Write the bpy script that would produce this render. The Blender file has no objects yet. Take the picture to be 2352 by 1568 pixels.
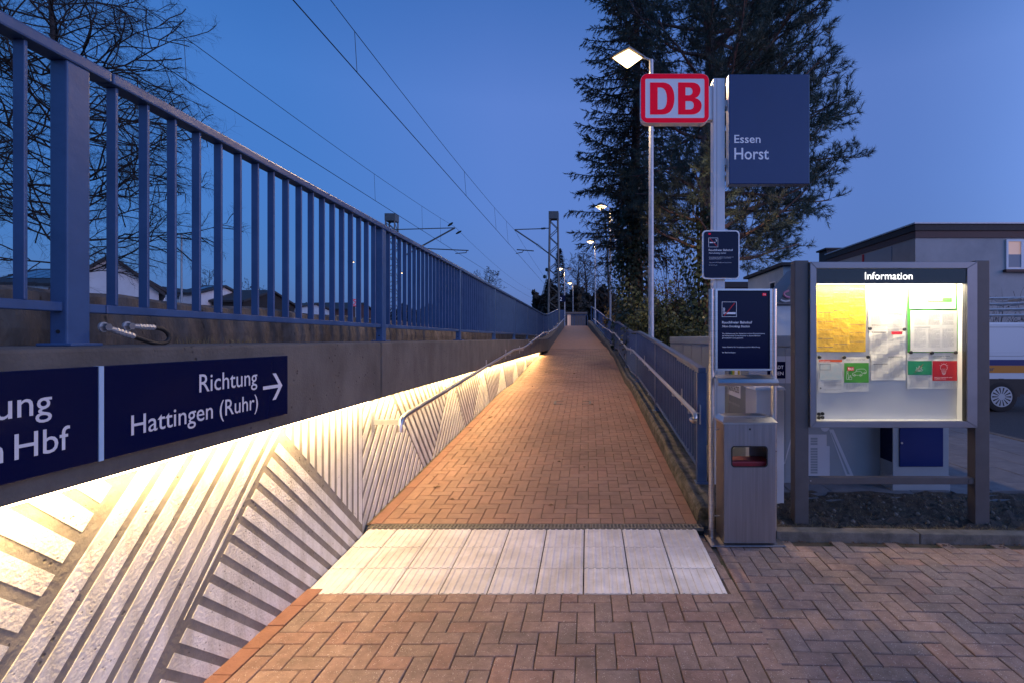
import bpy, bmesh, math, random
from mathutils import Vector, Matrix
random.seed(7)
R = math.radians
SC = bpy.context.scene
COL = SC.collection

# ------------------------------------------------------------------ camera
EYE, F, PX, PY = 1.57, 1140.0, 1350.0, 777.0      # eye height, focal length and principal point (2352 x 1568 units)
cam = bpy.data.cameras.new('camera')
cam.sensor_width = 36; cam.lens = F / 2352 * 36
cam.shift_x = -(PX - 1176) / 2352; cam.shift_y = -(784 - PY) / 2352
cam.clip_start = 0.05; cam.clip_end = 3000
co = bpy.data.objects.new('camera', cam); COL.objects.link(co)
co.location = (0, 0, EYE); co.rotation_euler = (R(90), 0, 0)
SC.camera = co

# ------------------------------------------------------------------ world and sun
SUN_EL, SUN_AZ = 1.0, 116.0        # afterglow low behind the camera, to the right
W = bpy.data.worlds.new('World'); SC.world = W; W.use_nodes = True
nt = W.node_tree; N = nt.nodes; L = nt.links
bg = N['Background']
sky = N.new('ShaderNodeTexSky'); sky.sky_type = 'NISHITA'; sky.sun_disc = False
sky.sun_elevation = R(SUN_EL); sky.sun_rotation = R(SUN_AZ); sky.ozone_density = 4.0; sky.dust_density = 1.0
tc = N.new('ShaderNodeTexCoord'); sep = N.new('ShaderNodeSeparateXYZ'); L.new(tc.outputs['Generated'], sep.inputs[0])
ramp = N.new('ShaderNodeValToRGB'); L.new(sep.outputs['Z'], ramp.inputs[0])
el = ramp.color_ramp.elements
el[0].position = 0.0; el[0].color = (0.085, 0.155, 0.46, 1)
el[1].position = 1.0; el[1].color = (0.012, 0.06, 0.26, 1)
for p, c in ((0.10, (0.120, 0.215, 0.62, 1)), (0.25, (0.125, 0.235, 0.68, 1)), (0.42, (0.128, 0.242, 0.69, 1)), (0.62, (0.045, 0.15, 0.50, 1))):
    e = el.new(p); e.color = c
glow = N.new('ShaderNodeMapRange'); L.new(sep.outputs['X'], glow.inputs[0])
glow.inputs[1].default_value = -1.0; glow.inputs[2].default_value = 1.0
tint = N.new('ShaderNodeValToRGB'); L.new(glow.outputs[0], tint.inputs[0]); te = tint.color_ramp.elements
te[0].position = 0.12; te[0].color = (0.38, 0.78, 0.86, 1); te[1].position = 1.0; te[1].color = (1.05, 0.95, 0.90, 1)
for p, c in ((0.26, (0.50, 0.84, 0.90, 1)), (0.42, (0.98, 1.0, 1.0, 1)), (0.60, (1.06, 1.0, 0.98, 1)), (0.80, (0.92, 0.90, 0.87, 1))):
    e = te.new(p); e.color = c
dirn = N.new('ShaderNodeVectorMath'); dirn.operation = 'DOT_PRODUCT'; L.new(tc.outputs['Generated'], dirn.inputs[0])
dirn.inputs[1].default_value = (math.sin(R(SUN_AZ)), math.cos(R(SUN_AZ)), 0.0)
west = N.new('ShaderNodeMapRange'); west.interpolation_type = 'SMOOTHSTEP'; L.new(dirn.outputs['Value'], west.inputs[0])
west.inputs[1].default_value = 0.05; west.inputs[2].default_value = 1.0; west.inputs[3].default_value = 0.0; west.inputs[4].default_value = 1.0
after = N.new('ShaderNodeMix'); after.data_type = 'RGBA'; L.new(west.outputs[0], after.inputs['Factor'])
after.inputs['A'].default_value = (1, 1, 1, 1); after.inputs['B'].default_value = (5.2, 4.8, 3.9, 1)
mul0 = N.new('ShaderNodeMix'); mul0.data_type = 'RGBA'; mul0.blend_type = 'MULTIPLY'; mul0.inputs['Factor'].default_value = 1
L.new(tint.outputs['Color'], mul0.inputs['A']); L.new(after.outputs['Result'], mul0.inputs['B'])
mul = N.new('ShaderNodeMix'); mul.data_type = 'RGBA'; mul.blend_type = 'MULTIPLY'; mul.inputs['Factor'].default_value = 1
L.new(ramp.outputs[0], mul.inputs['A']); L.new(mul0.outputs['Result'], mul.inputs['B'])
nis = N.new('ShaderNodeMix'); nis.data_type = 'RGBA'; nis.inputs['Factor'].default_value = 0.15
L.new(mul.outputs['Result'], nis.inputs['A']); L.new(sky.outputs[0], nis.inputs['B'])
L.new(nis.outputs['Result'], bg.inputs[0]); bg.inputs[1].default_value = 0.92
sun = bpy.data.lights.new('sun', 'SUN'); sun.energy = 0.58; sun.angle = R(40); sun.color = (1.0, 0.56, 0.46)
so = bpy.data.objects.new('sun', sun); COL.objects.link(so)
so.rotation_euler = Vector((-math.sin(R(SUN_AZ)), -math.cos(R(SUN_AZ)), -0.16)).to_track_quat('-Z', 'Y').to_euler()

SC.view_settings.view_transform = 'Standard'; SC.view_settings.look = 'None'
SC.view_settings.exposure = 0.0; SC.view_settings.gamma = 1.0; SC.view_settings.use_curve_mapping = False
SC.cycles.use_denoising = True
try: SC.cycles.denoiser = 'OPENIMAGEDENOISE'
except Exception: pass
SC.cycles.max_bounces = 6; SC.cycles.diffuse_bounces = 3; SC.cycles.glossy_bounces = 3
SC.cycles.transmission_bounces = 4; SC.cycles.transparent_max_bounces = 8
SC.cycles.sample_clamp_indirect = 4.0

# ------------------------------------------------------------------ helpers
def at(x, y, d):
    return Vector(((x - PX) * d / F, d, EYE - (y - PY) * d / F))
MATS = {}
def mat(name, c1, c2=None, scale=6.0, rough=0.6, metal=0.0, bump=0.0, bscale=None, emit=None, estr=0.0,
        detail=5.0, rnd=None, spec=0.5, speck=None, pits=0.0, pscale=60.0, lo=0.35, hi=0.65, stretch=(1, 1, 1), attr=False, coat=0.0, third=None, stain=None):
    m = bpy.data.materials.new(name); m.use_nodes = True; MATS[name] = m
    t = m.node_tree; n = t.nodes; l = t.links; b = n['Principled BSDF']
    b.inputs['Roughness'].default_value = rough; b.inputs['Metallic'].default_value = metal
    b.inputs['Specular IOR Level'].default_value = spec
    if coat: b.inputs['Coat Weight'].default_value = coat; b.inputs['Coat Roughness'].default_value = 0.1
    c1 = tuple(c1) + (1,)
    b.inputs['Base Color'].default_value = c1
    if emit is not None:
        b.inputs['Emission Color'].default_value = tuple(emit) + (1,); b.inputs['Emission Strength'].default_value = estr
    if c2 is None and not bump and not pits and rnd is None and speck is None:
        return m
    co_ = n.new('ShaderNodeTexCoord'); oi = n.new('ShaderNodeObjectInfo')
    add = n.new('ShaderNodeVectorMath'); add.operation = 'ADD'
    sc_ = n.new('ShaderNodeMath'); sc_.operation = 'MULTIPLY'; sc_.inputs[1].default_value = 37.0
    l.new(oi.outputs['Random'], sc_.inputs[0])
    mp = n.new('ShaderNodeMapping'); mp.inputs['Scale'].default_value = stretch
    l.new(co_.outputs['Object'], add.inputs[0])
    if rnd is not None and not attr: l.new(sc_.outputs[0], add.inputs[1])
    l.new(add.outputs[0], mp.inputs[0])
    vec = mp.outputs[0]
    colout = None
    if c2 is not None:
        nz = n.new('ShaderNodeTexNoise'); nz.inputs['Scale'].default_value = scale; nz.inputs['Detail'].default_value = detail
        nz.inputs['Roughness'].default_value = 0.62
        l.new(vec, nz.inputs['Vector'])
        r = n.new('ShaderNodeValToRGB'); r.color_ramp.elements[0].position = lo; r.color_ramp.elements[1].position = hi
        r.color_ramp.elements[0].color = c1; r.color_ramp.elements[1].color = tuple(c2) + (1,)
        if third is not None:
            e = r.color_ramp.elements.new((lo + hi) / 2); e.color = tuple(third) + (1,)
        l.new(nz.outputs['Fac'], r.inputs[0]); colout = r.outputs[0]
        rr = n.new('ShaderNodeMapRange'); rr.inputs[3].default_value = max(0.05, rough - 0.1); rr.inputs[4].default_value = min(1, rough + 0.12)
        l.new(nz.outputs['Fac'], rr.inputs[0]); l.new(rr.outputs[0], b.inputs['Roughness'])
    if rnd is not None:
        r2 = n.new('ShaderNodeValToRGB'); k = r2.color_ramp.elements
        k[0].color = tuple(rnd[0]) + (1,); k[1].color = tuple(rnd[-1]) + (1,)
        for q, c in enumerate(rnd[1:-1]):
            e = k.new((q + 1) / (len(rnd) - 1)); e.color = tuple(c) + (1,)
        if attr:
            a = n.new('ShaderNodeAttribute'); a.attribute_name = 'shade'; l.new(a.outputs['Fac'], r2.inputs[0])
        else:
            l.new(oi.outputs['Random'], r2.inputs[0])
        if colout is None: colout = r2.outputs[0]
        else:
            mx = n.new('ShaderNodeMix'); mx.data_type = 'RGBA'; mx.blend_type = 'MULTIPLY'; mx.inputs['Factor'].default_value = 1
            l.new(colout, mx.inputs['A']); l.new(r2.outputs[0], mx.inputs['B']); colout = mx.outputs['Result']
    if speck is not None:
        nv = n.new('ShaderNodeTexVoronoi'); nv.inputs['Scale'].default_value = speck[1]; l.new(vec, nv.inputs['Vector'])
        lt = n.new('ShaderNodeMath'); lt.operation = 'LESS_THAN'; lt.inputs[1].default_value = speck[2]; l.new(nv.outputs['Distance'], lt.inputs[0])
        nn = n.new('ShaderNodeTexNoise'); nn.inputs['Scale'].default_value = speck[1] * 0.45; l.new(vec, nn.inputs['Vector'])
        gt = n.new('ShaderNodeMath'); gt.operation = 'GREATER_THAN'; gt.inputs[1].default_value = 0.56; l.new(nn.outputs['Fac'], gt.inputs[0])
        an = n.new('ShaderNodeMath'); an.operation = 'MULTIPLY'; l.new(lt.outputs[0], an.inputs[0]); l.new(gt.outputs[0], an.inputs[1])
        mx = n.new('ShaderNodeMix'); mx.data_type = 'RGBA'; l.new(an.outputs[0], mx.inputs['Factor'])
        if colout is not None: l.new(colout, mx.inputs['A'])
        else: mx.inputs['A'].default_value = c1
        mx.inputs['B'].default_value = tuple(speck[0]) + (1,); colout = mx.outputs['Result']
    if stain is not None and colout is not None:
        ge = n.new('ShaderNodeNewGeometry'); sn = n.new('ShaderNodeTexNoise'); sn.inputs['Scale'].default_value = stain[0]; sn.inputs['Detail'].default_value = 6; sn.inputs['Roughness'].default_value = 0.65
        mp2 = n.new('ShaderNodeMapping'); mp2.inputs['Scale'].default_value = stain[2] if len(stain) > 2 else (1, 1, 1); l.new(ge.outputs['Position'], mp2.inputs[0]); l.new(mp2.outputs[0], sn.inputs['Vector'])
        sr_ = n.new('ShaderNodeValToRGB'); sr_.color_ramp.elements[0].position = 0.34; sr_.color_ramp.elements[1].position = 0.60
        sr_.color_ramp.elements[0].color = tuple(stain[1]) + (1,); sr_.color_ramp.elements[1].color = (1.05, 1.04, 1.03, 1)
        l.new(sn.outputs['Fac'], sr_.inputs[0])
        mx = n.new('ShaderNodeMix'); mx.data_type = 'RGBA'; mx.blend_type = 'MULTIPLY'; mx.inputs['Factor'].default_value = 1
        l.new(colout, mx.inputs['A']); l.new(sr_.outputs[0], mx.inputs['B']); colout = mx.outputs['Result']
    h = None
    if bump:
        nb = n.new('ShaderNodeTexNoise'); nb.inputs['Scale'].default_value = bscale or scale * 4; nb.inputs['Detail'].default_value = 6
        l.new(vec, nb.inputs['Vector'])
        bp = n.new('ShaderNodeBump'); bp.inputs['Strength'].default_value = min(1, bump); bp.inputs['Distance'].default_value = 0.01 if bump < 1 else 0.02
        l.new(nb.outputs['Fac'], bp.inputs['Height']); h = bp
    if pits:
        pv = n.new('ShaderNodeTexVoronoi'); pv.inputs['Scale'].default_value = pscale; l.new(vec, pv.inputs['Vector'])
        pn = n.new('ShaderNodeTexNoise'); pn.inputs['Scale'].default_value = pscale * 0.3; l.new(vec, pn.inputs['Vector'])
        th = n.new('ShaderNodeMapRange'); th.inputs[1].default_value = 0.08; th.inputs[2].default_value = 0.26
        l.new(pv.outputs['Distance'], th.inputs[0])
        gt = n.new('ShaderNodeMath'); gt.operation = 'LESS_THAN'; gt.inputs[1].default_value = 0.58; l.new(pn.outputs['Fac'], gt.inputs[0])
        mxm = n.new('ShaderNodeMath'); mxm.operation = 'MAXIMUM'; l.new(th.outputs[0], mxm.inputs[0]); l.new(gt.outputs[0], mxm.inputs[1])
        bp2 = n.new('ShaderNodeBump'); bp2.inputs['Strength'].default_value = pits; bp2.inputs['Distance'].default_value = 0.008
        l.new(mxm.outputs[0], bp2.inputs['Height'])
        if h is not None: l.new(h.outputs[0], bp2.inputs['Normal'])
        h = bp2
        if colout is not None:
            dk = n.new('ShaderNodeMapRange'); dk.inputs[3].default_value = 0.45; l.new(mxm.outputs[0], dk.inputs[0])
            mx = n.new('ShaderNodeMix'); mx.data_type = 'RGBA'; mx.blend_type = 'MULTIPLY'; mx.inputs['Factor'].default_value = 1
            l.new(colout, mx.inputs['A']); l.new(dk.outputs[0], mx.inputs['B']); colout = mx.outputs['Result']
    if h is not None: l.new(h.outputs[0], b.inputs['Normal'])
    if colout is not None: l.new(colout, b.inputs['Base Color'])
    return m

def tag(o, label=None, cat=None, group=None, kind=None):
    if label: o['label'] = label
    if cat: o['category'] = cat
    if group: o['group'] = group
    if kind: o['kind'] = kind
    return o
def link(name, me, m=None, parent=None, loc=None, rot=None):
    o = bpy.data.objects.new(name, me); COL.objects.link(o)
    if m is not None and me is not None and not me.materials: me.materials.append(m)
    if parent is not None: o.parent = parent
    if loc is not None: o.location = loc
    if rot is not None: o.rotation_euler = rot
    return o
def empty(name, loc=(0, 0, 0), label=None, cat=None, group=None, rz=0):
    o = bpy.data.objects.new(name, None); COL.objects.link(o); o.location = loc; o.rotation_euler = (0, 0, rz)
    o.empty_display_size = 0.1
    return tag(o, label, cat, group)

class MB:
    """collects shapes; build() links them as one mesh object"""
    def __init__(s): s.v = []; s.f = []; s.shade = None
    def quad(s, a, b, c, d):
        i = len(s.v); s.v += [tuple(a), tuple(b), tuple(c), tuple(d)]; s.f.append((i, i + 1, i + 2, i + 3)); return s
    def tri(s, a, b, c):
        i = len(s.v); s.v += [tuple(a), tuple(b), tuple(c)]; s.f.append((i, i + 1, i + 2)); return s
    def box(s, x0, x1, y0, y1, z0, z1):
        i = len(s.v)
        s.v += [(x0, y0, z0), (x1, y0, z0), (x1, y1, z0), (x0, y1, z0), (x0, y0, z1), (x1, y0, z1), (x1, y1, z1), (x0, y1, z1)]
        s.f += [tuple(i + k for k in q) for q in ((0, 3, 2, 1), (4, 5, 6, 7), (0, 1, 5, 4), (1, 2, 6, 5), (2, 3, 7, 6), (3, 0, 4, 7))]
        return s
    def hexa(s, p):
        i = len(s.v); s.v += [tuple(q) for q in p]
        s.f += [tuple(i + k for k in q) for q in ((0, 3, 2, 1), (4, 5, 6, 7), (0, 1, 5, 4), (1, 2, 6, 5), (2, 3, 7, 6), (3, 0, 4, 7))]
        return s
    def prism(s, poly, axis, a, b):
        """extrude a 2-D polygon; axis x: (y,z), axis y: (x,z), axis z: (x,y)"""
        def P(p, t): return (t, p[0], p[1]) if axis == 'x' else ((p[0], t, p[1]) if axis == 'y' else (p[0], p[1], t))
        n = len(poly); i = len(s.v)
        s.v += [P(p, a) for p in poly] + [P(p, b) for p in poly]
        s.f.append(tuple(range(i, i + n))); s.f.append(tuple(range(i + 2 * n - 1, i + n - 1, -1)))
        for k in range(n):
            j = (k + 1) % n; s.f.append((i + k, i + n + k, i + n + j, i + j))
        return s
    def tube(s, pts, r, sides=8, cap=True):
        pts = [Vector(p) for p in pts]; n = len(pts)
        rs = r if isinstance(r, (list, tuple)) else [r] * n
        i0 = len(s.v); up = None
        for k, p in enumerate(pts):
            t = (pts[min(k + 1, n - 1)] - pts[max(k - 1, 0)])
            if t.length < 1e-9: t = Vector((0, 0, 1))
            t.normalize()
            if up is None:
                up = Vector((0, 0, 1)) if abs(t.z) < 0.9 else Vector((1, 0, 0))
            u = t.cross(up)
            if u.length < 1e-6: u = t.cross(Vector((0, 1, 0)))
            u.normalize(); w = u.cross(t).normalized()
            for q in range(sides):
                a = 2 * math.pi * q / sides
                s.v.append(tuple(p + (u * math.cos(a) + w * math.sin(a)) * rs[k]))
        for k in range(n - 1):
            for q in range(sides):
                a = i0 + k * sides + q; b = i0 + k * sides + (q + 1) % sides
                s.f.append((a, b, b + sides, a + sides))
        if cap:
            s.f.append(tuple(i0 + q for q in range(sides - 1, -1, -1)))
            s.f.append(tuple(i0 + (n - 1) * sides + q for q in range(sides)))
        return s
    def mesh(s, name, bevel=0.0, seg=2, smooth=False, fix=True):
        me = bpy.data.meshes.new(name); me.from_pydata(s.v, [], s.f)
        if bevel or fix:
            bm = bmesh.new(); bm.from_mesh(me)
            if bevel:
                bmesh.ops.remove_doubles(bm, verts=bm.verts, dist=1e-6)
            bmesh.ops.recalc_face_normals(bm, faces=bm.faces)
            if bevel:
                es = [e for e in bm.edges if len(e.link_faces) == 2 and e.calc_face_angle(0) > 0.5]
                bmesh.ops.bevel(bm, geom=es, offset=bevel, segments=seg, profile=0.6, affect='EDGES', clamp_overlap=True)
            bm.to_mesh(me); bm.free()
        if smooth:
            me.polygons.foreach_set('use_smooth', [True] * len(me.polygons))
            try: me.set_sharp_from_angle(angle=R(40))
            except Exception: pass
        if s.shade is not None:
            a = me.attributes.new('shade', 'FLOAT', 'FACE'); a.data.foreach_set('value', s.shade)
        me.update(); return me
    def build(s, name, m, parent=None, bevel=0.0, seg=2, smooth=False, fix=True, loc=None, rot=None):
        return link(name, s.mesh(name, bevel, seg, smooth, fix), m, parent, loc, rot)
def box(x0, x1, y0, y1, z0, z1): return MB().box(x0, x1, y0, y1, z0, z1)
def tube(p, r, n=8): return MB().tube(p, r, n)
def rel(parent, objs):
    """children were built in world coordinates under an Empty that stands at its base"""
    for o in objs: o.matrix_parent_inverse = Matrix.Translation(parent.location).inverted()
def settle(parent):
    inv = parent.matrix_basis.inverted()
    for o in parent.children:
        o.matrix_parent_inverse = inv
        for c in o.children: pass

# text -> mesh in the plane origin + u*x + v*y
_cap = {}
def text_mesh(s, bold=0.0, shear=0.0, space=1.0):
    cu = bpy.data.curves.new('t', 'FONT'); cu.body = s; cu.size = 1.0; cu.offset = bold; cu.shear = shear; cu.space_character = space
    cu.resolution_u = 3; cu.fill_mode = 'FRONT'
    o = bpy.data.objects.new('t', cu)
    me = bpy.data.meshes.new_from_object(o)
    bpy.data.objects.remove(o); bpy.data.curves.remove(cu)
    return me
def lettering(parent, s, org, u, v, cap, m, width=None, align='l', bold=0.0, shear=0.0, name='lettering', out=0.002):
    u = Vector(u); v = Vector(v); nrm = u.cross(v).normalized()
    me = text_mesh(s, bold * 0.75, shear)
    if 'H' not in _cap:
        h = text_mesh('H'); _cap['H'] = max(x.co.y for x in h.vertices); bpy.data.meshes.remove(h)
    xs = [x.co.x for x in me.vertices]; x0, x1 = min(xs), max(xs)
    sy = cap / _cap['H']; sx = sy if width is None else width / (x1 - x0)
    off = 0 if align == 'l' else (-(x1 - x0) * sx if align == 'r' else -(x1 - x0) * sx / 2)
    org = Vector(org)
    for q in me.vertices:
        p = org + u * ((q.co.x - x0) * sx + off) + v * (q.co.y * sy) + nrm * out
        q.co = p
    me.name = name
    return link(name, me, m, parent)
def flat(parent, polys, org, u, v, m, name, out=0.0015, thick=0.0):
    """filled 2-D outlines (outer rings and holes) laid in a plane"""
    u = Vector(u); v = Vector(v); nrm = u.cross(v).normalized(); org = Vector(org)
    cu = bpy.data.curves.new('s', 'CURVE'); cu.dimensions = '2D'; cu.fill_mode = 'BOTH'; cu.extrude = thick / 2
    for ring in polys:
        sp = cu.splines.new('POLY'); sp.points.add(len(ring) - 1); sp.use_cyclic_u = True
        for k, p in enumerate(ring): sp.points[k].co = (p[0], p[1], 0, 1)
    o = bpy.data.objects.new('s', cu)
    me = bpy.data.meshes.new_from_object(o); bpy.data.objects.remove(o); bpy.data.curves.remove(cu)
    for q in me.vertices:
        q.co = org + u * q.co.x + v * q.co.y + nrm * (out + thick / 2 + q.co.z)
    me.name = name
    return link(name, me, m, parent)
def rrect(x0, x1, y0, y1, r, n=6):
    pts = []
    for cx, cy, a0 in ((x1 - r, y1 - r, 0), (x0 + r, y1 - r, 90), (x0 + r, y0 + r, 180), (x1 - r, y0 + r, 270)):
        for k in range(n + 1):
            a = R(a0 + 90 * k / n); pts.append((cx + r * math.cos(a), cy + r * math.sin(a)))
    return pts
def clip(poly, a, b, c):
    """keep a*x + b*y <= c"""
    out = []
    for k in range(len(poly)):
        p, q = poly[k], poly[(k + 1) % len(poly)]
        dp = a * p[0] + b * p[1] - c; dq = a * q[0] + b * q[1] - c
        if dp <= 0: out.append(p)
        if (dp < 0 < dq) or (dq < 0 < dp):
            t = dp / (dp - dq); out.append((p[0] + (q[0] - p[0]) * t, p[1] + (q[1] - p[1]) * t))
    return out
def lerp_table(tab, y):
    if y <= tab[0][0]: return tab[0][1]
    for (a, b), (c, d) in zip(tab, tab[1:]):
        if y <= c: return b + (d - b) * (y - a) / (c - a)
    return tab[-1][1]
GZ = [(3.06, 0.0), (3.96, 0.055), (4.06, 0.06), (10.3, 0.48), (12.0, 0.50), (17.5, 0.92), (19.5, 0.945), (23.8, 1.20), (32.6, 2.0), (38.0, 2.52), (70, 2.60)]
def gz(y): return lerp_table(GZ, y)
def xl(y): return -1.78
def xr(y): return 0.90 if y <= 22 else max(-0.03, 0.90 - (y - 22) * 0.058)
X3, Y3, Z3 = Vector((1, 0, 0)), Vector((0, 1, 0)), Vector((0, 0, 1))

# ------------------------------------------------------------------ materials
m_earth = mat('earth', (0.035, 0.03, 0.022), (0.06, 0.055, 0.035), 3, 0.95, bump=0.6, bscale=20)
m_joint = mat('joint_sand', (0.030, 0.036, 0.012), (0.105, 0.076, 0.050), 5, 0.95, bump=0.5, bscale=120, lo=0.36, hi=0.56)
BR_CON = [(0.80, 0.80, 0.82), (1.0, 0.92, 0.90), (1.05, 0.86, 0.82), (0.88, 0.84, 0.82), (1.08, 0.98, 0.95), (0.92, 0.88, 0.9)]
def brickmat(name, a): return mat(name, (0.240, 0.180, 0.150), (0.345, 0.265, 0.220), 18, 0.78, bump=0.55, bscale=160, rnd=BR_CON, attr=a, speck=((0.55, 0.50, 0.47), 120, 0.25), pits=0.4, pscale=90, stain=(1.7, (0.66, 0.66, 0.66)))
m_brick = brickmat('concrete_paver', False); m_brick_s = brickmat('concrete_paver_mass', True)
BR_CLAY = [(0.92, 0.86, 0.84), (1.0, 1.0, 1.0), (1.08, 1.0, 0.95), (0.95, 0.92, 0.9), (1.04, 0.94, 0.92)]
def claymat(name, a): return mat(name, (0.245, 0.148, 0.108), (0.32, 0.198, 0.145), 9, 0.72, bump=0.3, bscale=120, rnd=BR_CLAY, attr=a, stain=(1.2, (0.72, 0.72, 0.70)))
m_clay = claymat('clay_paver', False); m_clay_s = claymat('clay_paver_mass', True)
m_clay_far = mat('clay_paving_far', (0.215, 0.130, 0.095), (0.29, 0.178, 0.130), 5, 0.75)
m_border = mat('border_brick', (0.215, 0.108, 0.076), (0.275, 0.145, 0.102), 12, 0.7, bump=0.3, bscale=90, rnd=[(0.88, 0.85, 0.85), (1.05, 1, 1), (0.97, 0.95, 0.9)])
m_tile = mat('white_tactile_tile', (0.66, 0.63, 0.59), (0.80, 0.775, 0.745), 7, 0.75, bump=0.3, bscale=90, rnd=[(0.93, 0.93, 0.93), (1, 1, 1), (1.04, 1.02, 1)], speck=((0.22, 0.18, 0.14), 55, 0.10), stain=(2.6, (0.80, 0.78, 0.74)))
m_grate = mat('cast_grate', (0.115, 0.11, 0.095), (0.19, 0.175, 0.15), 30, 0.6, metal=0.2)
m_dark = mat('dark_void', (0.008, 0.008, 0.008), rough=0.9)
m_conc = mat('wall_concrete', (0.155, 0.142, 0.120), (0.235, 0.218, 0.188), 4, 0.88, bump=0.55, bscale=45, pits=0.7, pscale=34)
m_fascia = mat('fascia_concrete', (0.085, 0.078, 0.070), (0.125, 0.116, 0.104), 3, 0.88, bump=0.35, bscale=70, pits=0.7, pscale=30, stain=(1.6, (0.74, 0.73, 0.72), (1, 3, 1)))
m_stripe = mat('white_wall_paint', (0.60, 0.60, 0.555), (0.70, 0.70, 0.655), 8, 0.78, bump=0.6, bscale=70, pits=0.5, pscale=45, stain=(2.2, (0.80, 0.77, 0.70), (1, 5, .6)))
m_oldwall = mat('weathered_concrete', (0.045, 0.036, 0.028), (0.19, 0.16, 0.13), 5, 0.95, bump=1.0, bscale=25, pits=0.8, pscale=30, stretch=(1, 1, 0.45), lo=0.3, hi=0.72)
m_kerb = mat('mossy_kerb', (0.045, 0.045, 0.022), (0.17, 0.15, 0.12), 9, 0.95, bump=1.0, bscale=40, pits=0.6, pscale=35, lo=0.33, hi=0.62)
m_kerbstone = mat('kerb_stone', (0.10, 0.09, 0.07), (0.19, 0.165, 0.135), 10, 0.92, bump=0.7, bscale=80)
m_blue = mat('blue_railing_paint', (0.036, 0.080, 0.180), (0.046, 0.096, 0.208), 2.5, 0.36, bump=0.12, bscale=30, spec=0.5, stain=(5.0, (0.80, 0.82, 0.86)))
m_steel = mat('brushed_steel', (0.50, 0.48, 0.47), (0.58, 0.56, 0.55), 3, 0.30, metal=0.95, stretch=(1, 1, 25))
m_steel_sheet = mat('steel_sheet', (0.27, 0.25, 0.255), (0.33, 0.31, 0.315), 2, 0.40, metal=0.9, stretch=(40, 1, 1))
m_galv = mat('galvanised_steel', (0.36, 0.38, 0.40), (0.47, 0.49, 0.51), 14, 0.5, metal=0.6)
m_alu = mat('anodised_aluminium', (0.22, 0.22, 0.235), (0.26, 0.26, 0.275), 3, 0.42, metal=0.7)
m_anth = mat('anthracite_paint', (0.075, 0.068, 0.066), (0.095, 0.086, 0.084), 5, 0.45)
m_navy = mat('navy_sign_enamel', (0.003, 0.005, 0.034), rough=0.16, spec=0.18)
m_navy2 = mat('navy_sign_panel', (0.006, 0.017, 0.098), (0.008, 0.021, 0.112), 1.5, 0.16, spec=0.45, bump=0.35, bscale=2.2)
m_white = mat('white_enamel', (0.86, 0.86, 0.86), rough=0.5, spec=0.2)
m_pale = mat('pale_grey_paint', (0.62, 0.64, 0.66), rough=0.4)
m_red = mat('signal_red_glow', (0.85, 0.004, 0.030), rough=0.5, spec=0.12, emit=(1.0, 0.0, 0.03), estr=0.16)  # sign red with a faint glow added to the paint for brightness, no lamp inside
m_letter = mat('white_lettering', (0.92, 0.92, 0.92), rough=0.5, spec=0.2)
m_sletter = mat('reflective_lettering', (0.62, 0.62, 0.64), rough=0.5, spec=0.2)
m_divider = mat('pale_blue_strip', (0.35, 0.50, 0.66), rough=0.5)
m_black = mat('black_rubber', (0.012, 0.012, 0.012), rough=0.6)
m_bark = mat('bare_bark', (0.020, 0.016, 0.014), (0.040, 0.032, 0.028), 8, 0.95, bump=0.6, bscale=20)
m_pinebark = mat('pine_bark', (0.09, 0.055, 0.045), (0.22, 0.14, 0.12), 6, 0.95, bump=1.0, bscale=14, stretch=(1, 1, 0.5))
m_needle = mat('pine_needles', (0.042, 0.078, 0.066), (0.110, 0.105, 0.060), 0.9, 0.7, lo=0.3, hi=0.72, third=(0.062, 0.092, 0.070))
m_spruce = mat('spruce_needles', (0.036, 0.060, 0.044), (0.092, 0.082, 0.050), 1.1, 0.75)
m_deadneedle = mat('dry_brown_needles', (0.075, 0.040, 0.022), (0.11, 0.06, 0.035), 2, 0.9)
m_ivy = mat('ivy_leaves', (0.014, 0.030, 0.014), (0.045, 0.065, 0.028), 3, 0.38)
m_shrub = mat('shrub_leaves', (0.026, 0.042, 0.014), (0.062, 0.076, 0.024), 3, 0.6)
m_wood = mat('far_wood', (0.018, 0.020, 0.018), (0.040, 0.036, 0.026), 1.5, 0.9)
m_warm = (1.0, 0.63, 0.25)
m_lamp = mat('lamp_diffuser', (0.9, 0.85, 0.75), rough=0.4, emit=(1.0, 0.66, 0.30), estr=7.0)
m_led = mat('led_strip', (0.9, 0.85, 0.75), rough=0.4, emit=(1.0, 0.72, 0.38), estr=20.0)
m_lamphood = mat('lamp_hood', (0.10, 0.10, 0.11), rough=0.4)
m_mast = mat('mast_green_grey', (0.085, 0.105, 0.105), (0.12, 0.14, 0.14), 6, 0.6)
m_wire = mat('overhead_wire', (0.012, 0.015, 0.018), rough=0.6)
m_insul = mat('insulator_green', (0.010, 0.045, 0.035), rough=0.3)
m_paper = mat('white_paper', (0.78, 0.77, 0.75), rough=0.8, c2=(0.70, 0.69, 0.68), scale=6, bump=0.5, bscale=7)
m_yellow = mat('yellow_paper', (0.78, 0.50, 0.02), rough=0.8, c2=(0.70, 0.42, 0.015), scale=12, bump=0.9, bscale=14)
m_ink = mat('printed_ink', (0.10, 0.10, 0.11), rough=0.8)
m_ink2 = mat('grey_print', (0.34, 0.34, 0.35), rough=0.8)
m_green = mat('green_print', (0.06, 0.33, 0.04), rough=0.6)
m_green2 = mat('emerald_print', (0.01, 0.26, 0.12), rough=0.6)
m_redp = mat('red_print', (0.55, 0.01, 0.02), rough=0.6)
m_orange = mat('orange_print', (0.70, 0.10, 0.03), rough=0.6)
m_back = mat('board_back_panel', (0.62, 0.63, 0.66), rough=0.35)
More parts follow.
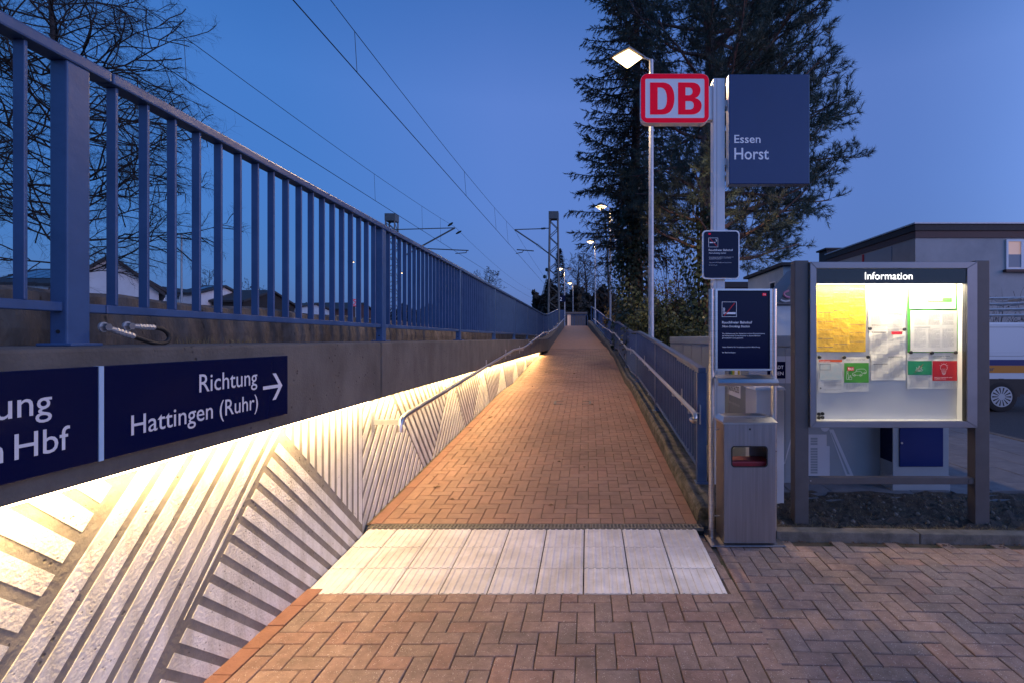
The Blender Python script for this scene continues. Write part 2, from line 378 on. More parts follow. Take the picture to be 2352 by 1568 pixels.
m_asphalt = mat('asphalt', (0.030, 0.032, 0.036), (0.052, 0.054, 0.058), 40, 0.85, bump=0.5, bscale=200)
m_slab = mat('grey_slab', (0.115, 0.118, 0.125), (0.165, 0.168, 0.175), 7, 0.8, bump=0.3, bscale=90, rnd=[(0.85, 0.85, 0.86), (1, 1, 1), (1.05, 1.03, 1)])
m_ballast = mat('ballast', (0.04, 0.035, 0.03), (0.09, 0.08, 0.07), 20, 0.95, bump=1.0, bscale=15)
m_soil = mat('soil', (0.024, 0.018, 0.012), (0.070, 0.052, 0.034), 14, 0.97, bump=1.0, bscale=60)
m_dry = mat('dry_grass', (0.15, 0.125, 0.06), (0.24, 0.19, 0.10), 5, 0.9)
m_locker = mat('locker_grey', (0.22, 0.26, 0.29), (0.25, 0.29, 0.32), 2, 0.4)
m_locker2 = mat('pale_graphic', (0.46, 0.49, 0.54), rough=0.4)
m_render = mat('house_render', (0.36, 0.34, 0.33), (0.50, 0.47, 0.45), 1.2, 0.9, lo=0.3, hi=0.75)
m_whitewall = mat('white_render', (0.60, 0.59, 0.58), (0.68, 0.67, 0.66), 2, 0.9)
m_bluewall = mat('pale_blue_render', (0.42, 0.50, 0.56), (0.50, 0.57, 0.62), 2, 0.9)
m_brown = mat('brown_fascia', (0.075, 0.032, 0.026), (0.10, 0.045, 0.036), 4, 0.6)
m_roof = mat('dark_roof_tiles', (0.030, 0.026, 0.026), (0.055, 0.046, 0.043), 10, 0.7, bump=0.5, bscale=12)
m_glass = mat('window_glass', (0.02, 0.025, 0.035), rough=0.04, spec=0.8)
m_solar = mat('solar_panel', (0.02, 0.035, 0.08), rough=0.12, spec=0.7)
m_shutter = mat('roller_shutter', (0.30, 0.32, 0.35), rough=0.6)
m_litwin = mat('lit_window', (0.5, 0.4, 0.35), rough=0.5, emit=(1.0, 0.60, 0.42), estr=0.28)
m_van = mat('van_white', (0.62, 0.64, 0.66), rough=0.25, coat=0.4)
m_vanblue = mat('van_blue', (0.006, 0.014, 0.12), rough=0.3)
m_vanorange = mat('van_orange', (0.55, 0.20, 0.01), rough=0.3)
m_tyre = mat('tyre', (0.012, 0.012, 0.013), rough=0.8)
m_rim = mat('wheel_rim', (0.42, 0.44, 0.46), rough=0.35, metal=0.5)
m_glasspane = bpy.data.materials.new('clear_pane'); m_glasspane.use_nodes = True
_n = m_glasspane.node_tree.nodes; _l = m_glasspane.node_tree.links
_t = _n.new('ShaderNodeBsdfTransparent'); _g = _n.new('ShaderNodeBsdfGlossy'); _g.inputs['Roughness'].default_value = 0.02
_mx = _n.new('ShaderNodeMixShader'); _fr = _n.new('ShaderNodeFresnel'); _fr.inputs[0].default_value = 1.45
_l.new(_fr.outputs[0], _mx.inputs[0]); _l.new(_t.outputs[0], _mx.inputs[1]); _l.new(_g.outputs[0], _mx.inputs[2])
_l.new(_mx.outputs[0], _n['Material Output'].inputs[0])

# ================================================================== SETTING
g = MB().quad((-900, -60, -0.12), (900, -60, -0.12), (900, 1500, -0.12), (-900, 1500, -0.12)).build('ground', m_earth); tag(g, kind='structure')
tb = MB()
for k in range(40):
    y0, y1 = -12 + k * 4.5, -12 + (k + 1) * 4.5
    tb.quad((-90, y0, 1.30), (-2.35, y0, 1.42), (-2.35, y1, 1.42), (-90, y1, 1.30))
tag(tb.build('track_bed', m_ballast), kind='structure')

# ---- brick meshes: chamfered pavers, a few irregular variants
def paver(l, w, h, ch, jit):
    def j(): return random.uniform(-jit, jit)
    a, b = l / 2, w / 2
    low = [(-a, -b), (a, -b), (a, b), (-a, b)]
    v = []
    for z, ins in ((-h, 0), (-ch, 0), (0, ch)):
        for (x, y) in low:
            v.append((x - math.copysign(ins + abs(j()), x), y - math.copysign(ins + abs(j()), y), z + (j() * 0.7 if z == 0 else 0)))
    f = [(8, 9, 10, 11)]
    for r0 in (0, 4):
        for k in range(4): f.append((r0 + k, r0 + (k + 1) % 4, r0 + 4 + (k + 1) % 4, r0 + 4 + k))
    return v, f
def paver_meshes(name, l, w, h, ch, jit, n, m):
    out = []
    for _ in range(n):
        v, f = paver(l, w, h, ch, jit); me = bpy.data.meshes.new(name); me.from_pydata(v, [], f); me.materials.append(m); me.update(); out.append((me, v, f))
    return out
PV = paver_meshes('brick', 0.1962, 0.0962, 0.05, 0.0034, 0.0014, 6, m_brick)
HV = paver_meshes('brick', 0.0962, 0.0962, 0.05, 0.0034, 0.0014, 2, m_brick)
HC = paver_meshes('brick', 0.0955, 0.0955, 0.05, 0.0022, 0.0010, 2, m_clay)
CV = paver_meshes('brick', 0.1955, 0.0955, 0.05, 0.0022, 0.0010, 5, m_clay)
BV = paver_meshes('border_brick', 0.1955, 0.0955, 0.05, 0.0025, 0.0012, 4, m_border)
def herring(x0, x1, y0, y1, u=0.1, ox=0, oy=0):
    out = []
    i0, i1 = int(math.floor((x0 - ox) / u)) - 2, int(math.ceil((x1 - ox) / u)) + 2
    j0, j1 = int(math.floor((y0 - oy) / u)) - 2, int(math.ceil((y1 - oy) / u)) + 2
    for i in range(i0, i1):
        for j in range(j0, j1):
            k = (i - j) % 4
            if k == 0: c = (ox + (i + 1) * u, oy + (j + 0.5) * u, 0)
            elif k == 2: c = (ox + (i + 0.5) * u, oy + j * u, 1)
            else: continue
            if x0 <= c[0] <= x1 and y0 <= c[1] <= y1: out.append(c)
    return out
def herring_cells(x0, x1, y0, y1):
    """grid of whole cells filling the rectangle; bricks cut by the edge become half bricks"""
    nx, ny = int(round((x1 - x0) / 0.1)), int(round((y1 - y0) / 0.1)); ux, uy = (x1 - x0) / nx, (y1 - y0) / ny
    out = []
    def inside(i, j): return 0 <= i < nx and 0 <= j < ny
    for i in range(-2, nx + 2):
        for j in range(-2, ny + 2):
            k = (i - j) % 4
            if k == 0: cells = ((i, j), (i + 1, j))
            elif k == 2: cells = ((i, j - 1), (i, j))
            else: continue
            ins = [c for c in cells if inside(*c)]
            if not ins: continue
            cx = sum(x0 + (c[0] + 0.5) * ux for c in ins) / len(ins); cy = sum(y0 + (c[1] + 0.5) * uy for c in ins) / len(ins)
            out.append((cx, cy, 2 if len(ins) == 1 else (0 if k == 0 else 1)))
    return out
def lay(parent, items, variants, m_mass, limit, name, massname, slope=None):
    """items: (x, y, z, rotz, tilt); the nearest ones are objects, the rest one mass"""
    def key(t):
        sx = (t[0] * F / t[1]) + PX
        vis = -140 < sx < 2480 and (EYE - t[2]) * F / t[1] < 850
        return (0 if vis else 1, t[1])
    items = sorted(items, key=key)
    for t in items[:limit]:
        me, v, f = random.choice(variants if t[5] != 2 else HV)
        link(name, me, None, parent, (t[0], t[1], t[2]), (t[4], random.uniform(-.004, .004), t[3]))
    rest = items[limit:]
    if rest:
        mb = MB(); mb.shade = []
        for t in rest:
            me, v, f = random.choice(variants if t[5] != 2 else HV); M = Matrix.Translation(t[:3]) @ Matrix.Rotation(t[4], 4, 'X') @ Matrix.Rotation(t[3], 4, 'Z')
            i = len(mb.v); mb.v += [tuple(M @ Vector(p)) for p in v]; mb.f += [tuple(i + k for k in q) for q in f]
            mb.shade += [random.random()] * len(f)
        o = mb.build(massname, m_mass, parent, fix=False); o['kind'] = 'stuff'
    return len(items)

# ---- plaza in front: joint bed + pavers
plaza = MB().quad((-1.80, 0.2, -0.011), (7.0, 0.2, -0.011), (7.0, 3.98, -0.011), (-1.80, 3.98, -0.011)).build('plaza', m_joint)
tag(plaza, kind='structure')
items = []
for (x, y, o) in herring_cells(-1.66, 0.94, 1.757, 3.057):
    items.append((x, y, random.uniform(-.0025, .002), (math.pi / 2 if o else 0) + random.uniform(-.008, .008), random.uniform(-.006, .006), o))
rot = R(-2.2); cr, sr = math.cos(rot), math.sin(rot)
for (x, y, o) in herring_cells(0.943, 5.343, 1.5, 4.0):
    dx, dy = x - 0.93, y - 3.0
    X, Y = 0.93 + dx * cr - dy * sr, 3.0 + dx * sr + dy * cr
    if Y > 3.79 - (X - 1.5) * 0.035 or Y < 1.6: continue
    if X < 1.0: X += 0.0
    items.append((X, Y, random.uniform(-.004, .001), rot + (math.pi / 2 if o else 0) + random.uniform(-.008, .008), random.uniform(-.006, .006), o))
lay(plaza, items, PV, m_brick_s, 300, 'brick', 'brick_field')
for k in range(5):       # narrow cut bricks beside the tactile strip
    o = link('brick', random.choice(PV)[0], None, plaza, (0.912 - 0.004 * k, 3.155 + k * 0.2, random.uniform(-.004, -.001)), (0, 0, math.pi / 2 - 0.02)); o.scale = (1, 0.62, 1)
for k in range(8):       # border course along the wall
    y = 1.62 + k * 0.2
    link('border_brick', random.choice(BV)[0], None, plaza, (-1.712, y, random.uniform(-.002, .002)), (0, 0, math.pi / 2 + random.uniform(-.006, .006)))

# ---- tactile strip
strip = MB().hexa([(-1.76, 3.06, -0.05), (0.872, 3.06, -0.05), (0.872, 3.965, -0.05), (-1.76, 3.965, -0.05),
                   (-1.76, 3.06, -0.018), (0.872, 3.06, -0.018), (0.872, 3.965, 0.038), (-1.76, 3.965, 0.038)]).build('tactile_strip', m_soil)
tag(strip, kind='structure')
def tile_mesh(w):
    mb = MB(); g_ = 0.0045; prof = [(-w + g_, -0.045)]
    x = -w + g_; prof.append((x, -0.0045))
    nr = max(1, int(round(w / 0.05)))
    for k in range(nr):
        c = -w + (k + 0.5) * w / nr
        prof += [(c - 0.010, -0.0045), (c - 0.007, 0.0), (c + 0.007, 0.0), (c + 0.010, -0.0045)]
    prof += [(-g_, -0.0045), (-g_, -0.045)]
    mb.prism(prof, 'y', -0.1455, 0.1455)
    me = mb.mesh('tile'); me.materials.append(m_tile); return me
TM = tile_mesh(0.2985)
for r in range(3):
    for c in range(9):
        xr_ = 0.868 - c * 0.2985
        xl_ = xr_ - 0.2985
        me = TM if xl_ > -1.755 else tile_mesh(xr_ + 1.752)
        yc = 3.062 + 0.15 + r * 0.3
        zc = gz(yc)
        link('tile', me, None, strip, (xr_, yc, zc + random.uniform(-.002, .002)), (R(3.5) + random.uniform(-.004, .004), random.uniform(-.003, .003), 0))

# ---- drainage channel
dr = empty('drain_channel', (0, 4.01, 0.05), 'slotted dark metal drainage grate across the foot of the ramp', 'drain')
box(-1.76, 0.93, 3.972, 4.052, -0.02, 0.03).build('channel', m_dark, dr)
for k in range(6):
    x0 = -1.765 + k * 0.449; x1 = x0 + 0.445
    mb = MB()
    for a, b in ((3.966, 3.980), (4.006, 4.018), (4.045, 4.058)): mb.box(x0, x1, a, b, 0.036, 0.058)
    n = 15
    for q in range(n + 1):
        xx = x0 + q * (x1 - x0 - 0.010) / n
        mb.box(xx, xx + 0.010, 3.980, 4.045, 0.037, 0.0575)
    mb.build('grate', m_grate, dr)
settle(dr)

# ---- ramp path
pb = MB(); ys = [4.06, 7, 10.3, 12, 14.5, 17.5, 19.5, 22, 23.8, 26, 28, 30, 32.6, 35, 38, 46, 60]
for a, b in zip(ys, ys[1:]):
    dz = -0.012 if b <= 22.1 else 0.0
    pb.quad((xl(a) - 0.05, a, gz(a) + (dz if a < 22 else -0.012 if a == 22 and False else dz)), (xr(a) + 0.02, a, gz(a) + dz), (xr(b) + 0.02, b, gz(b) + dz), (xl(b) - 0.05, b, gz(b) + dz))
path = pb.build('ramp_path', m_joint); tag(path, kind='structure')
far = MB()
for a, b in zip(ys, ys[1:]):
    if a >= 22: far.quad((xl(a), a, gz(a) + 0.004), (xr(a), a, gz(a) + 0.004), (xr(b), b, gz(b) + 0.004), (xl(b), b, gz(b) + 0.004))
far.build('far_paving', m_clay_far, path)
items = []
for (x, y, o) in herring_cells(-1.686, 0.802, 4.060, 21.96):
    sl = math.atan((gz(y + 0.1) - gz(y - 0.1)) / 0.2)
    items.append((x, y, gz(y) + random.uniform(-.0012, .001), math.pi / 2 if o else 0, sl, o))
def lay_path(items):
    items.sort(key=lambda t: t[1])
    for t in items[:300]:
        me, v, f = random.choice(CV if t[5] != 2 else HC)
        o = link('brick', me, None, path, t[:3]); o.rotation_mode = 'XYZ'
        M = Matrix.Rotation(t[4], 3, 'X') @ Matrix.Rotation(t[3], 3, 'Z'); o.rotation_euler = M.to_euler()
    mb = MB(); mb.shade = []
    for t in items[300:]:
        me, v, f = random.choice(CV if t[5] != 2 else HC); M = Matrix.Translation(t[:3]) @ Matrix.Rotation(t[4], 4, 'X') @ Matrix.Rotation(t[3], 4, 'Z')
        i = len(mb.v); mb.v += [tuple(M @ Vector(p)) for p in v]; mb.f += [tuple(i + k for k in q) for q in f]; mb.shade += [random.random()] * len(f)
    o = mb.build('brick_field', m_clay_s, path, fix=False); o['kind'] = 'stuff'
lay_path(items)
for side in (0, 1):
    mb = MB(); mb.shade = []
    y = 4.16; k = 0
    while y < 21.9:
        sl = math.atan((gz(y + 0.1) - gz(y - 0.1)) / 0.2); x = -1.735 if side == 0 else 0.851
        if k < 30:
            o = link('border_brick', random.choice(BV)[0], None, path, (x, y, gz(y) + random.uniform(-.002, .001)))
            o.rotation_euler = (Matrix.Rotation(sl, 3, 'X') @ Matrix.Rotation(math.pi / 2, 3, 'Z')).to_euler()
        else:
            me, v, f = random.choice(BV); M = Matrix.Translation((x, y, gz(y))) @ Matrix.Rotation(sl, 4, 'X') @ Matrix.Rotation(math.pi / 2, 4, 'Z')
            i = len(mb.v); mb.v += [tuple(M @ Vector(p)) for p in v]; mb.f += [tuple(i + q for q in z) for z in f]; mb.shade += [random.random()] * len(f)
        y += 0.2; k += 1
    o = mb.build('border_course', m_clay_s, path, fix=False); o['kind'] = 'stuff'
# gully cover outline in the paving
mc = MB(); yc = 8.95
for (a, b, c, d) in ((-0.62, -0.58, 0, .3), (0.02, 0.06, 0, .3), (-0.62, -0.45, 0, .03), (-0.10, 0.06, 0, .03), (-0.62, -0.45, .27, .3), (-0.10, 0.06, .27, .3)):
    mb_y0, mb_y1 = yc + c, yc + d
    mc.hexa([(a, mb_y0, gz(mb_y0) - .01), (b, mb_y0, gz(mb_y0) - .01), (b, mb_y1, gz(mb_y1) - .01), (a, mb_y1, gz(mb_y1) - .01),
             (a, mb_y0, gz(mb_y0) + .006), (b, mb_y0, gz(mb_y0) + .006), (b, mb_y1, gz(mb_y1) + .006), (a, mb_y1, gz(mb_y1) + .006)])
mc.build('cover_frame', m_grate, path)

fl = MB()
for k in range(34):
    x = random.choice((random.uniform(-1.7, -1.2), random.uniform(-1.7, .8))); y = random.uniform(4.3, 14); a = random.uniform(0, 6.28); r = random.uniform(.012, .035); z = gz(y) + .006
    fl.quad((x + r * math.cos(a), y + r * math.sin(a), z), (x - r * .5 * math.sin(a), y + r * .5 * math.cos(a), z + .010), (x - r * math.cos(a), y - r * math.sin(a), z + .002), (x + r * .5 * math.sin(a), y - r * .5 * math.cos(a), z + .012))
tag(fl.build('fallen_leaves', mat('dead_leaf', (.10, .055, .025), (.16, .09, .04), 20, .8), fix=False), 'few dry fallen leaves scattered on the ramp', 'leaves', kind='stuff')
# ---- left retaining wall with fascia, painted stripes and light strip
FB, FT, FX = 1.096, 1.540, -1.64
wall = empty('retaining_wall', (-2.0, 4, 0), 'long concrete retaining wall with white painted stripes beside the ramp', 'wall')
box(-2.30, -1.760, -1.5, 3.880, -0.2, FB - 0.004).build('wall_panel', m_conc, wall)
box(-2.30, -1.815, 3.884, 19.6, -0.2, FB - 0.004).build('wall_panel', m_conc, wall)
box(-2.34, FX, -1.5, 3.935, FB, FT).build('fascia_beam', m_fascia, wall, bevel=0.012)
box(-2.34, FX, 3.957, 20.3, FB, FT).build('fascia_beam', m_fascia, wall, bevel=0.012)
mb = MB()
for a, b in ((20.3, 23.8), (23.8, 28), (28, 32.6), (32.6, 36)):
    def top(y): return max(FT, gz(y) + 0.5)
    x = FX if a < 20.5 else -1.72
    xb = -1.74
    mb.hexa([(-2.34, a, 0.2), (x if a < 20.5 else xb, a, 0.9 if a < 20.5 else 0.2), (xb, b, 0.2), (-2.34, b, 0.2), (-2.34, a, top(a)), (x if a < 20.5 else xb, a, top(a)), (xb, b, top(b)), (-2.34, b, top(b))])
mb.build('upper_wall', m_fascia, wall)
def stripes(poly, slope_deg, period, duty, phase, x, n0=-230, n1=230, thick=0.003, vertical=False):
    a = R(slope_deg); dy, dz = math.cos(a), math.sin(a); ny, nz = -dz, dy
    for k in range(n0, n1):
        c = phase + k * period; e = c + period * duty
        p = [(ny * c - dy * 40, nz * c - dz * 40), (ny * c + dy * 40, nz * c + dz * 40), (ny * e + dy * 40, nz * e + dz * 40), (ny * e - dy * 40, nz * e - dz * 40)]
        for (A, B, C) in poly:
            p = clip(p, A, B, C)
            if len(p) < 3: break
        if len(p) >= 3:
            ar = abs(sum(p[i][0] * p[(i + 1) % len(p)][1] - p[(i + 1) % len(p)][0] * p[i][1] for i in range(len(p)))) / 2
            if ar > 2e-4: MB().prism(p, 'x', x, x + thick).build('painted_stripe', m_stripe, wall)
def half(p, q, left=True, off=0.0):
    """half plane on one side of the line p->q (y, z); left = smaller y side; off shrinks it"""
    dx, dz = q[0] - p[0], q[1] - p[1]
    a, b = dz, -dx; n = math.hypot(a, b); a /= n; b /= n
    if a < 0: a, b = -a, -b
    c = a * p[0] + b * p[1]
    return (a, b, c - off) if left else (-a, -b, -c - off)
AB = ((1.902, 1.058), (1.509, 0.581)); BC = ((2.826, 1.02), (2.047, 0.21)); CD = ((2.846, 1.013), (3.896, 0.057))
top_, bot_ = (0, 1, FB - 0.01), (0, -1, 0.03)
wallend = (1, 0, 3.872)
stripes([half(*AB, True, 0.035), top_, bot_, (-1, 0, -0.2)], -43.5, 0.1015, 0.64, 0.012, -1.760)
stripes([half(*AB, False, 0.004), half(*BC, True, 0.012), top_, bot_], 48.5, 0.1055, 0.66, 0.018, -1.760)
stripes([half(*BC, False, 0.03), half(*CD, True, 0.02), top_, bot_, wallend], -41.5, 0.0937, 0.60, 0.02, -1.760)
stripes([half(*CD, False, 0.03), half(*BC, False, 0.02), top_, bot_, wallend], 90, 0.084, 0.58, 0.0, -1.760)
zig = [3.89]; tops, bots = [4.55], []
y = 4.55; k = 0; pts = [(4.55, FB)]
while y < 19.2:
    y += (1.08 if k == 0 else 0.98); pts.append((y, 0.0 if k % 2 == 0 else FB)); k += 1
stripes([half(pts[0], pts[1], True, 0.012), top_, bot_, (-1, 0, -3.90)], 52, 0.105, 0.58, 0.0, -1.815, thick=0.005)
for k in range(len(pts) - 2):
    up = k % 2 == 1
    stripes([half(pts[k], pts[k + 1], False, 0.012), half(pts[k + 1], pts[k + 2], True, 0.012), top_, bot_, (1, 0, 18.9)], 47 if up else -47, 0.098, 0.55, 0.03 * k, -1.815, thick=0.005)
settle(wall)
# light strip tucked under the fascia
ls = empty('light_strip', (-1.72, 9, FB), 'warm white light strip glowing under the fascia of the striped wall', 'light strip')
y = -1.2
while y < 18.8:
    y1 = min(y + 2.5, 18.85); ym = (y + y1) / 2
    xw = -1.760 if ym < 3.88 else -1.815
    box(xw + 0.060, xw + 0.085, y + 0.01, y1 - 0.01, FB - 0.013, FB - 0.001).build('led_profile', m_led, ls)
    la = bpy.data.lights.new('strip_light', 'AREA'); la.shape = 'RECTANGLE'; la.size = 0.03; la.size_y = y1 - y - 0.02
    la.energy = 31.0 * (y1 - y) / 2.5; la.color = m_warm
    lo = bpy.data.objects.new('strip_light', la); COL.objects.link(lo); lo.parent = ls
    lo.location = (xw + 0.0725, ym, FB - 0.016); lo.rotation_euler = (0, R(8), 0)
    y = y1
settle(ls)
# joint strip at the end of the light
# ---- direction signs on the fascia
SX = FX + 0.022
def fsign(name, y0, y1, label):
    o = empty(name, (SX, (y0 + y1) / 2, 1.17), label, 'sign')
    box(FX + 0.001, SX, y0, y1, 1.164, 1.479).build('panel', m_navy, o, bevel=0.002, seg=1)
    return o
s1 = fsign('direction_sign', 1.660, 2.677, 'navy sign on the concrete fascia reading Richtung Hattingen Ruhr with arrow')
UY = Vector((0, 1, 0))
lettering(s1, 'Richtung', (SX, 2.427, 1.347), UY, Z3, 0.074, m_sletter, 0.362, 'r', 0.004)
lettering(s1, 'Hattingen (Ruhr)', (SX, 2.432, 1.228), UY, Z3, 0.070, m_sletter, 0.675, 'r', 0.004)
flat(s1, [[(-0.078, -0.0085), (0.045, -0.0085), (0.012, -0.050), (-0.004, -0.068), (0.024, -0.068), (0.078, 0.0), (0.024, 0.068), (-0.004, 0.068), (0.012, 0.050), (0.045, 0.0085), (-0.078, 0.0085)]],
     (SX, 2.549, 1.324), UY, Z3, m_sletter, 'arrow')
settle(s1)
s2 = fsign('direction_sign', 0.80, 1.642, 'navy sign at the left edge reading Richtung Essen Hbf')
lettering(s2, 'Richtung', (SX, 1.497, 1.347), UY, Z3, 0.074, m_sletter, 0.362, 'r', 0.004)
lettering(s2, 'Hbf', (SX, 1.549, 1.228), UY, Z3, 0.072, m_sletter, 0.150, 'r', 0.004); lettering(s2, 'Essen', (SX, 1.372, 1.228), UY, Z3, 0.072, m_sletter, 0.245, 'r', 0.004)
box(FX + 0.001, SX + 0.001, 1.643, 1.659, 1.164, 1.479).build('divider_strip', m_divider, s2)
settle(s2)

# ---- left railing on top of the wall
def rail_left():
    t = empty('blue_railing', (-2.03, 1.94, FT), 'blue steel railing with flat bars on top of the retaining wall', 'railing')
    ZB, ZT = 1.672, 2.638
    post = box(-0.033, 0.033, -0.045, 0.045, 0, 1.10).mesh('post', bevel=0.006); post.materials.append(m_blue)
    plate = box(-0.07, 0.07, -0.062, 0.062, 0.0, 0.012).mesh('base_plate', bevel=0.003, seg=1); plate.materials.append(m_blue)
    bar = box(-0.0215, 0.0215, -0.006, 0.006, 0, ZT - ZB - 0.036).mesh('bar', bevel=0.002, seg=1); bar.materials.append(m_blue)
    hole = tube([(0, -0.0465, 0.055), (0, -0.0445, 0.055)], 0.008, 10).mesh('bolt_hole'); hole.materials.append(m_black)
    def lift(y): return max(0.0, (y - 24.0) * 0.088) if y > 24 else 0.0
    py = [-0.98 + 2.93 * k for k in range(13)]
    for k, y in enumerate(py):
        p = link('post', post, None, t, (-2.033, y, FT + lift(y)))
        link('base_plate', plate, None, p)
        if k < 4: link('bolt_hole', hole, None, p)
        if k + 1 < len(py):
            y2 = py[k + 1]
            for (a, b) in ((y + 0.045, y + 0.125), (y + 0.130, y2 - 0.045)):
                MB().hexa([(-2.053, a, ZB + lift(a)), (-2.013, a, ZB + lift(a)), (-2.013, b, ZB + lift(b)), (-2.053, b, ZB + lift(b)),
                           (-2.053, a, ZB + 0.036 + lift(a)), (-2.013, a, ZB + 0.036 + lift(a)), (-2.013, b, ZB + 0.036 + lift(b)), (-2.053, b, ZB + 0.036 + lift(b))]).build('bottom_rail', m_blue, t, bevel=0.003, seg=1)
            a, b = y + 0.136, y2 + 0.130
            MB().hexa([(-2.073, a, ZT + lift(a)), (-1.993, a, ZT + lift(a)), (-1.993, b, ZT + lift(b)), (-2.073, b, ZT + lift(b)),
                       (-2.073, a, ZT + 0.047 + lift(a)), (-1.993, a, ZT + 0.047 + lift(a)), (-1.993, b, ZT + 0.047 + lift(b)), (-2.073, b, ZT + 0.047 + lift(b))]).build('top_rail', m_blue, t, bevel=0.008)
            n = 18
            for q in range(1, n + 1):
                yy = y + 0.02 + q * (y2 - y - 0.04) / (n + 1) + 0.0
                if yy < 0.9: continue
                link('bar', bar, None, t, (-2.033, yy, ZB + 0.036 + lift(yy)))
    settle(t)
    # bonding cable
    c = empty('bonding_cable', (-1.99, 2.05, 1.60), 'black bonding cable loop with crimped silver lugs beside the first blue post', 'cable')
    pts = [(-1.992, 2.06, 1.612), (-1.985, 2.13, 1.592), (-1.978, 2.20, 1.566), (-1.975, 2.27, 1.547), (-1.975, 2.325, 1.552), (-1.978, 2.345, 1.578), (-1.982, 2.325, 1.606), (-1.988, 2.28, 1.618), (-1.992, 2.17, 1.622)]
    sm = []
    for k in range(len(pts) - 1):
        for q in range(4):
            t_ = q / 4; P = [Vector(pts[max(0, min(len(pts) - 1, k + d))]) for d in (-1, 0, 1, 2)]
            sm.append(0.5 * ((2 * P[1]) + (-P[0] + P[2]) * t_ + (2 * P[0] - 5 * P[1] + 4 * P[2] - P[3]) * t_ ** 2 + (-P[0] + 3 * P[1] - 3 * P[2] + P[3]) * t_ ** 3))
    sm.append(Vector(pts[-1]))
    tube(sm, 0.0095, 10).build('cable', m_black, c, smooth=True)
    for a, b in (((-1.990, 2.055, 1.613), (-1.981, 2.165, 1.578)), ((-1.992, 2.165, 1.622), (-1.988, 2.275, 1.619))):
        a, b = Vector(a), Vector(b); mb = MB()
        mb.tube([a, b], 0.0115, 10)
        for q in range(5):
            u0 = a + (b - a) * (0.3 + q * 0.14); u1 = a + (b - a) * (0.38 + q * 0.14); mb.tube([u0, u1], 0.0135, 6)
        mb.build('crimp_sleeve', m_galv, c)
    for y, z in ((2.045, 1.616), (2.150, 1.622)):
        tube([(-1.995, y, z), (-1.972, y, z)], 0.016, 6).build('bolt', m_steel, c)
        tube([(-1.999, y, z), (-1.992, y, z)], 0.021, 14).build('washer', m_galv, c)
    settle(c)
rail_left()

# ---- old wall behind the railing
ow = MB(); n = 90; y0, y1 = 0.2, 40
rows = []
for k in range(n + 1):
    y = y0 + (y1 - y0) * (k / n) ** 1.6
    zt = 1.80 + random.uniform(-.012, .012); xo = random.uniform(-.012, .012)
    rows.append([(-2.52 + xo, y, 1.35), (-2.51 + xo, y, 1.60 + random.uniform(-.02, .02)), (-2.53 + xo, y, zt - 0.02), (-2.56 + xo, y, zt), (-2.80, y, zt + 0.005), (-2.82, y, 1.3)])
for a, b in zip(rows, rows[1:]):
    for k in range(5): ow.quad(a[k], b[k], b[k + 1], a[k + 1])
tag(ow.build('old_wall', m_oldwall), 'low weathered brown concrete wall behind the blue railing', 'wall')
wd = MB()
for _ in range(260):
    y = random.choice([random.uniform(2.9, 3.6), random.uniform(1.2, 1.9), random.uniform(3, 14)]); x = random.uniform(-2.49, -2.38); hgt = random.uniform(.02, .07)
    a = random.uniform(0, 6.28); d = Vector((math.cos(a), math.sin(a), 0)) * random.uniform(.01, .05)
    p = Vector((x, y, FT - 0.01)); w = Vector((0, .004, 0)); wd.tri(p - w, p + w, p + d + Vector((0, 0, hgt)))
o = wd.build('wall_weeds', m_dry, fix=False); tag(o, 'dry weeds growing behind the railing foot', 'weeds', kind='stuff')

# ---- left handrail
def smooth_path(pts, n=5):
    out = []
    for k in range(len(pts) - 1):
        P = [Vector(pts[max(0, min(len(pts) - 1, k + d))]) for d in (-1, 0, 1, 2)]
        for q in range(n):
            t_ = q / n
            out.append(0.5 * ((2 * P[1]) + (-P[0] + P[2]) * t_ + (2 * P[0] - 5 * P[1] + 4 * P[2] - P[3]) * t_ ** 2 + (-P[0] + 3 * P[1] - 3 * P[2] + P[3]) * t_ ** 3))
    out.append(Vector(pts[-1])); return out
HX = -1.545
hl = empty('handrail', (HX, 4.1, 0.8), 'dark steel tube handrail running up the striped left wall', 'handrail')
pts = [(HX, 4.085, 0.80), (HX, 4.095, 0.86), (HX, 4.14, 0.905), (HX, 4.25, 0.925)]
hp = smooth_path(pts, 4)
for y in (10.15, 10.35, 11.95, 12.15, 17.4, 17.6, 19.4, 19.7, 23.8, 28, 32.6):
    hp.append(Vector((HX, y, gz(y) + 0.85)))
tube(hp, 0.0215, 12).build('rail_tube', m_steel, hl, smooth=True)
for y in (4.18, 6.1, 8.0, 9.9, 11.9, 13.8, 15.8, 17.7, 19.7, 22, 25, 28):
    z = gz(y) + 0.85 if y > 4.3 else 0.912
    xw = -1.812 if z - 0.06 < FB else FX
    if y > 21: xw = -1.74
    b = MB().box(xw, HX + 0.005, y - 0.004, y + 0.004, z - 0.065, z - 0.022)
    b.box(HX - 0.028, HX + 0.004, y - 0.055, y + 0.055, z - 0.026, z - 0.020)
    o = b.build('bracket', m_galv, hl)
    box(xw, xw + 0.008, y - 0.03, y + 0.03, z - 0.13, z + 0.05).build('wall_plate', m_galv, hl, bevel=0.002, seg=1)
settle(hl)

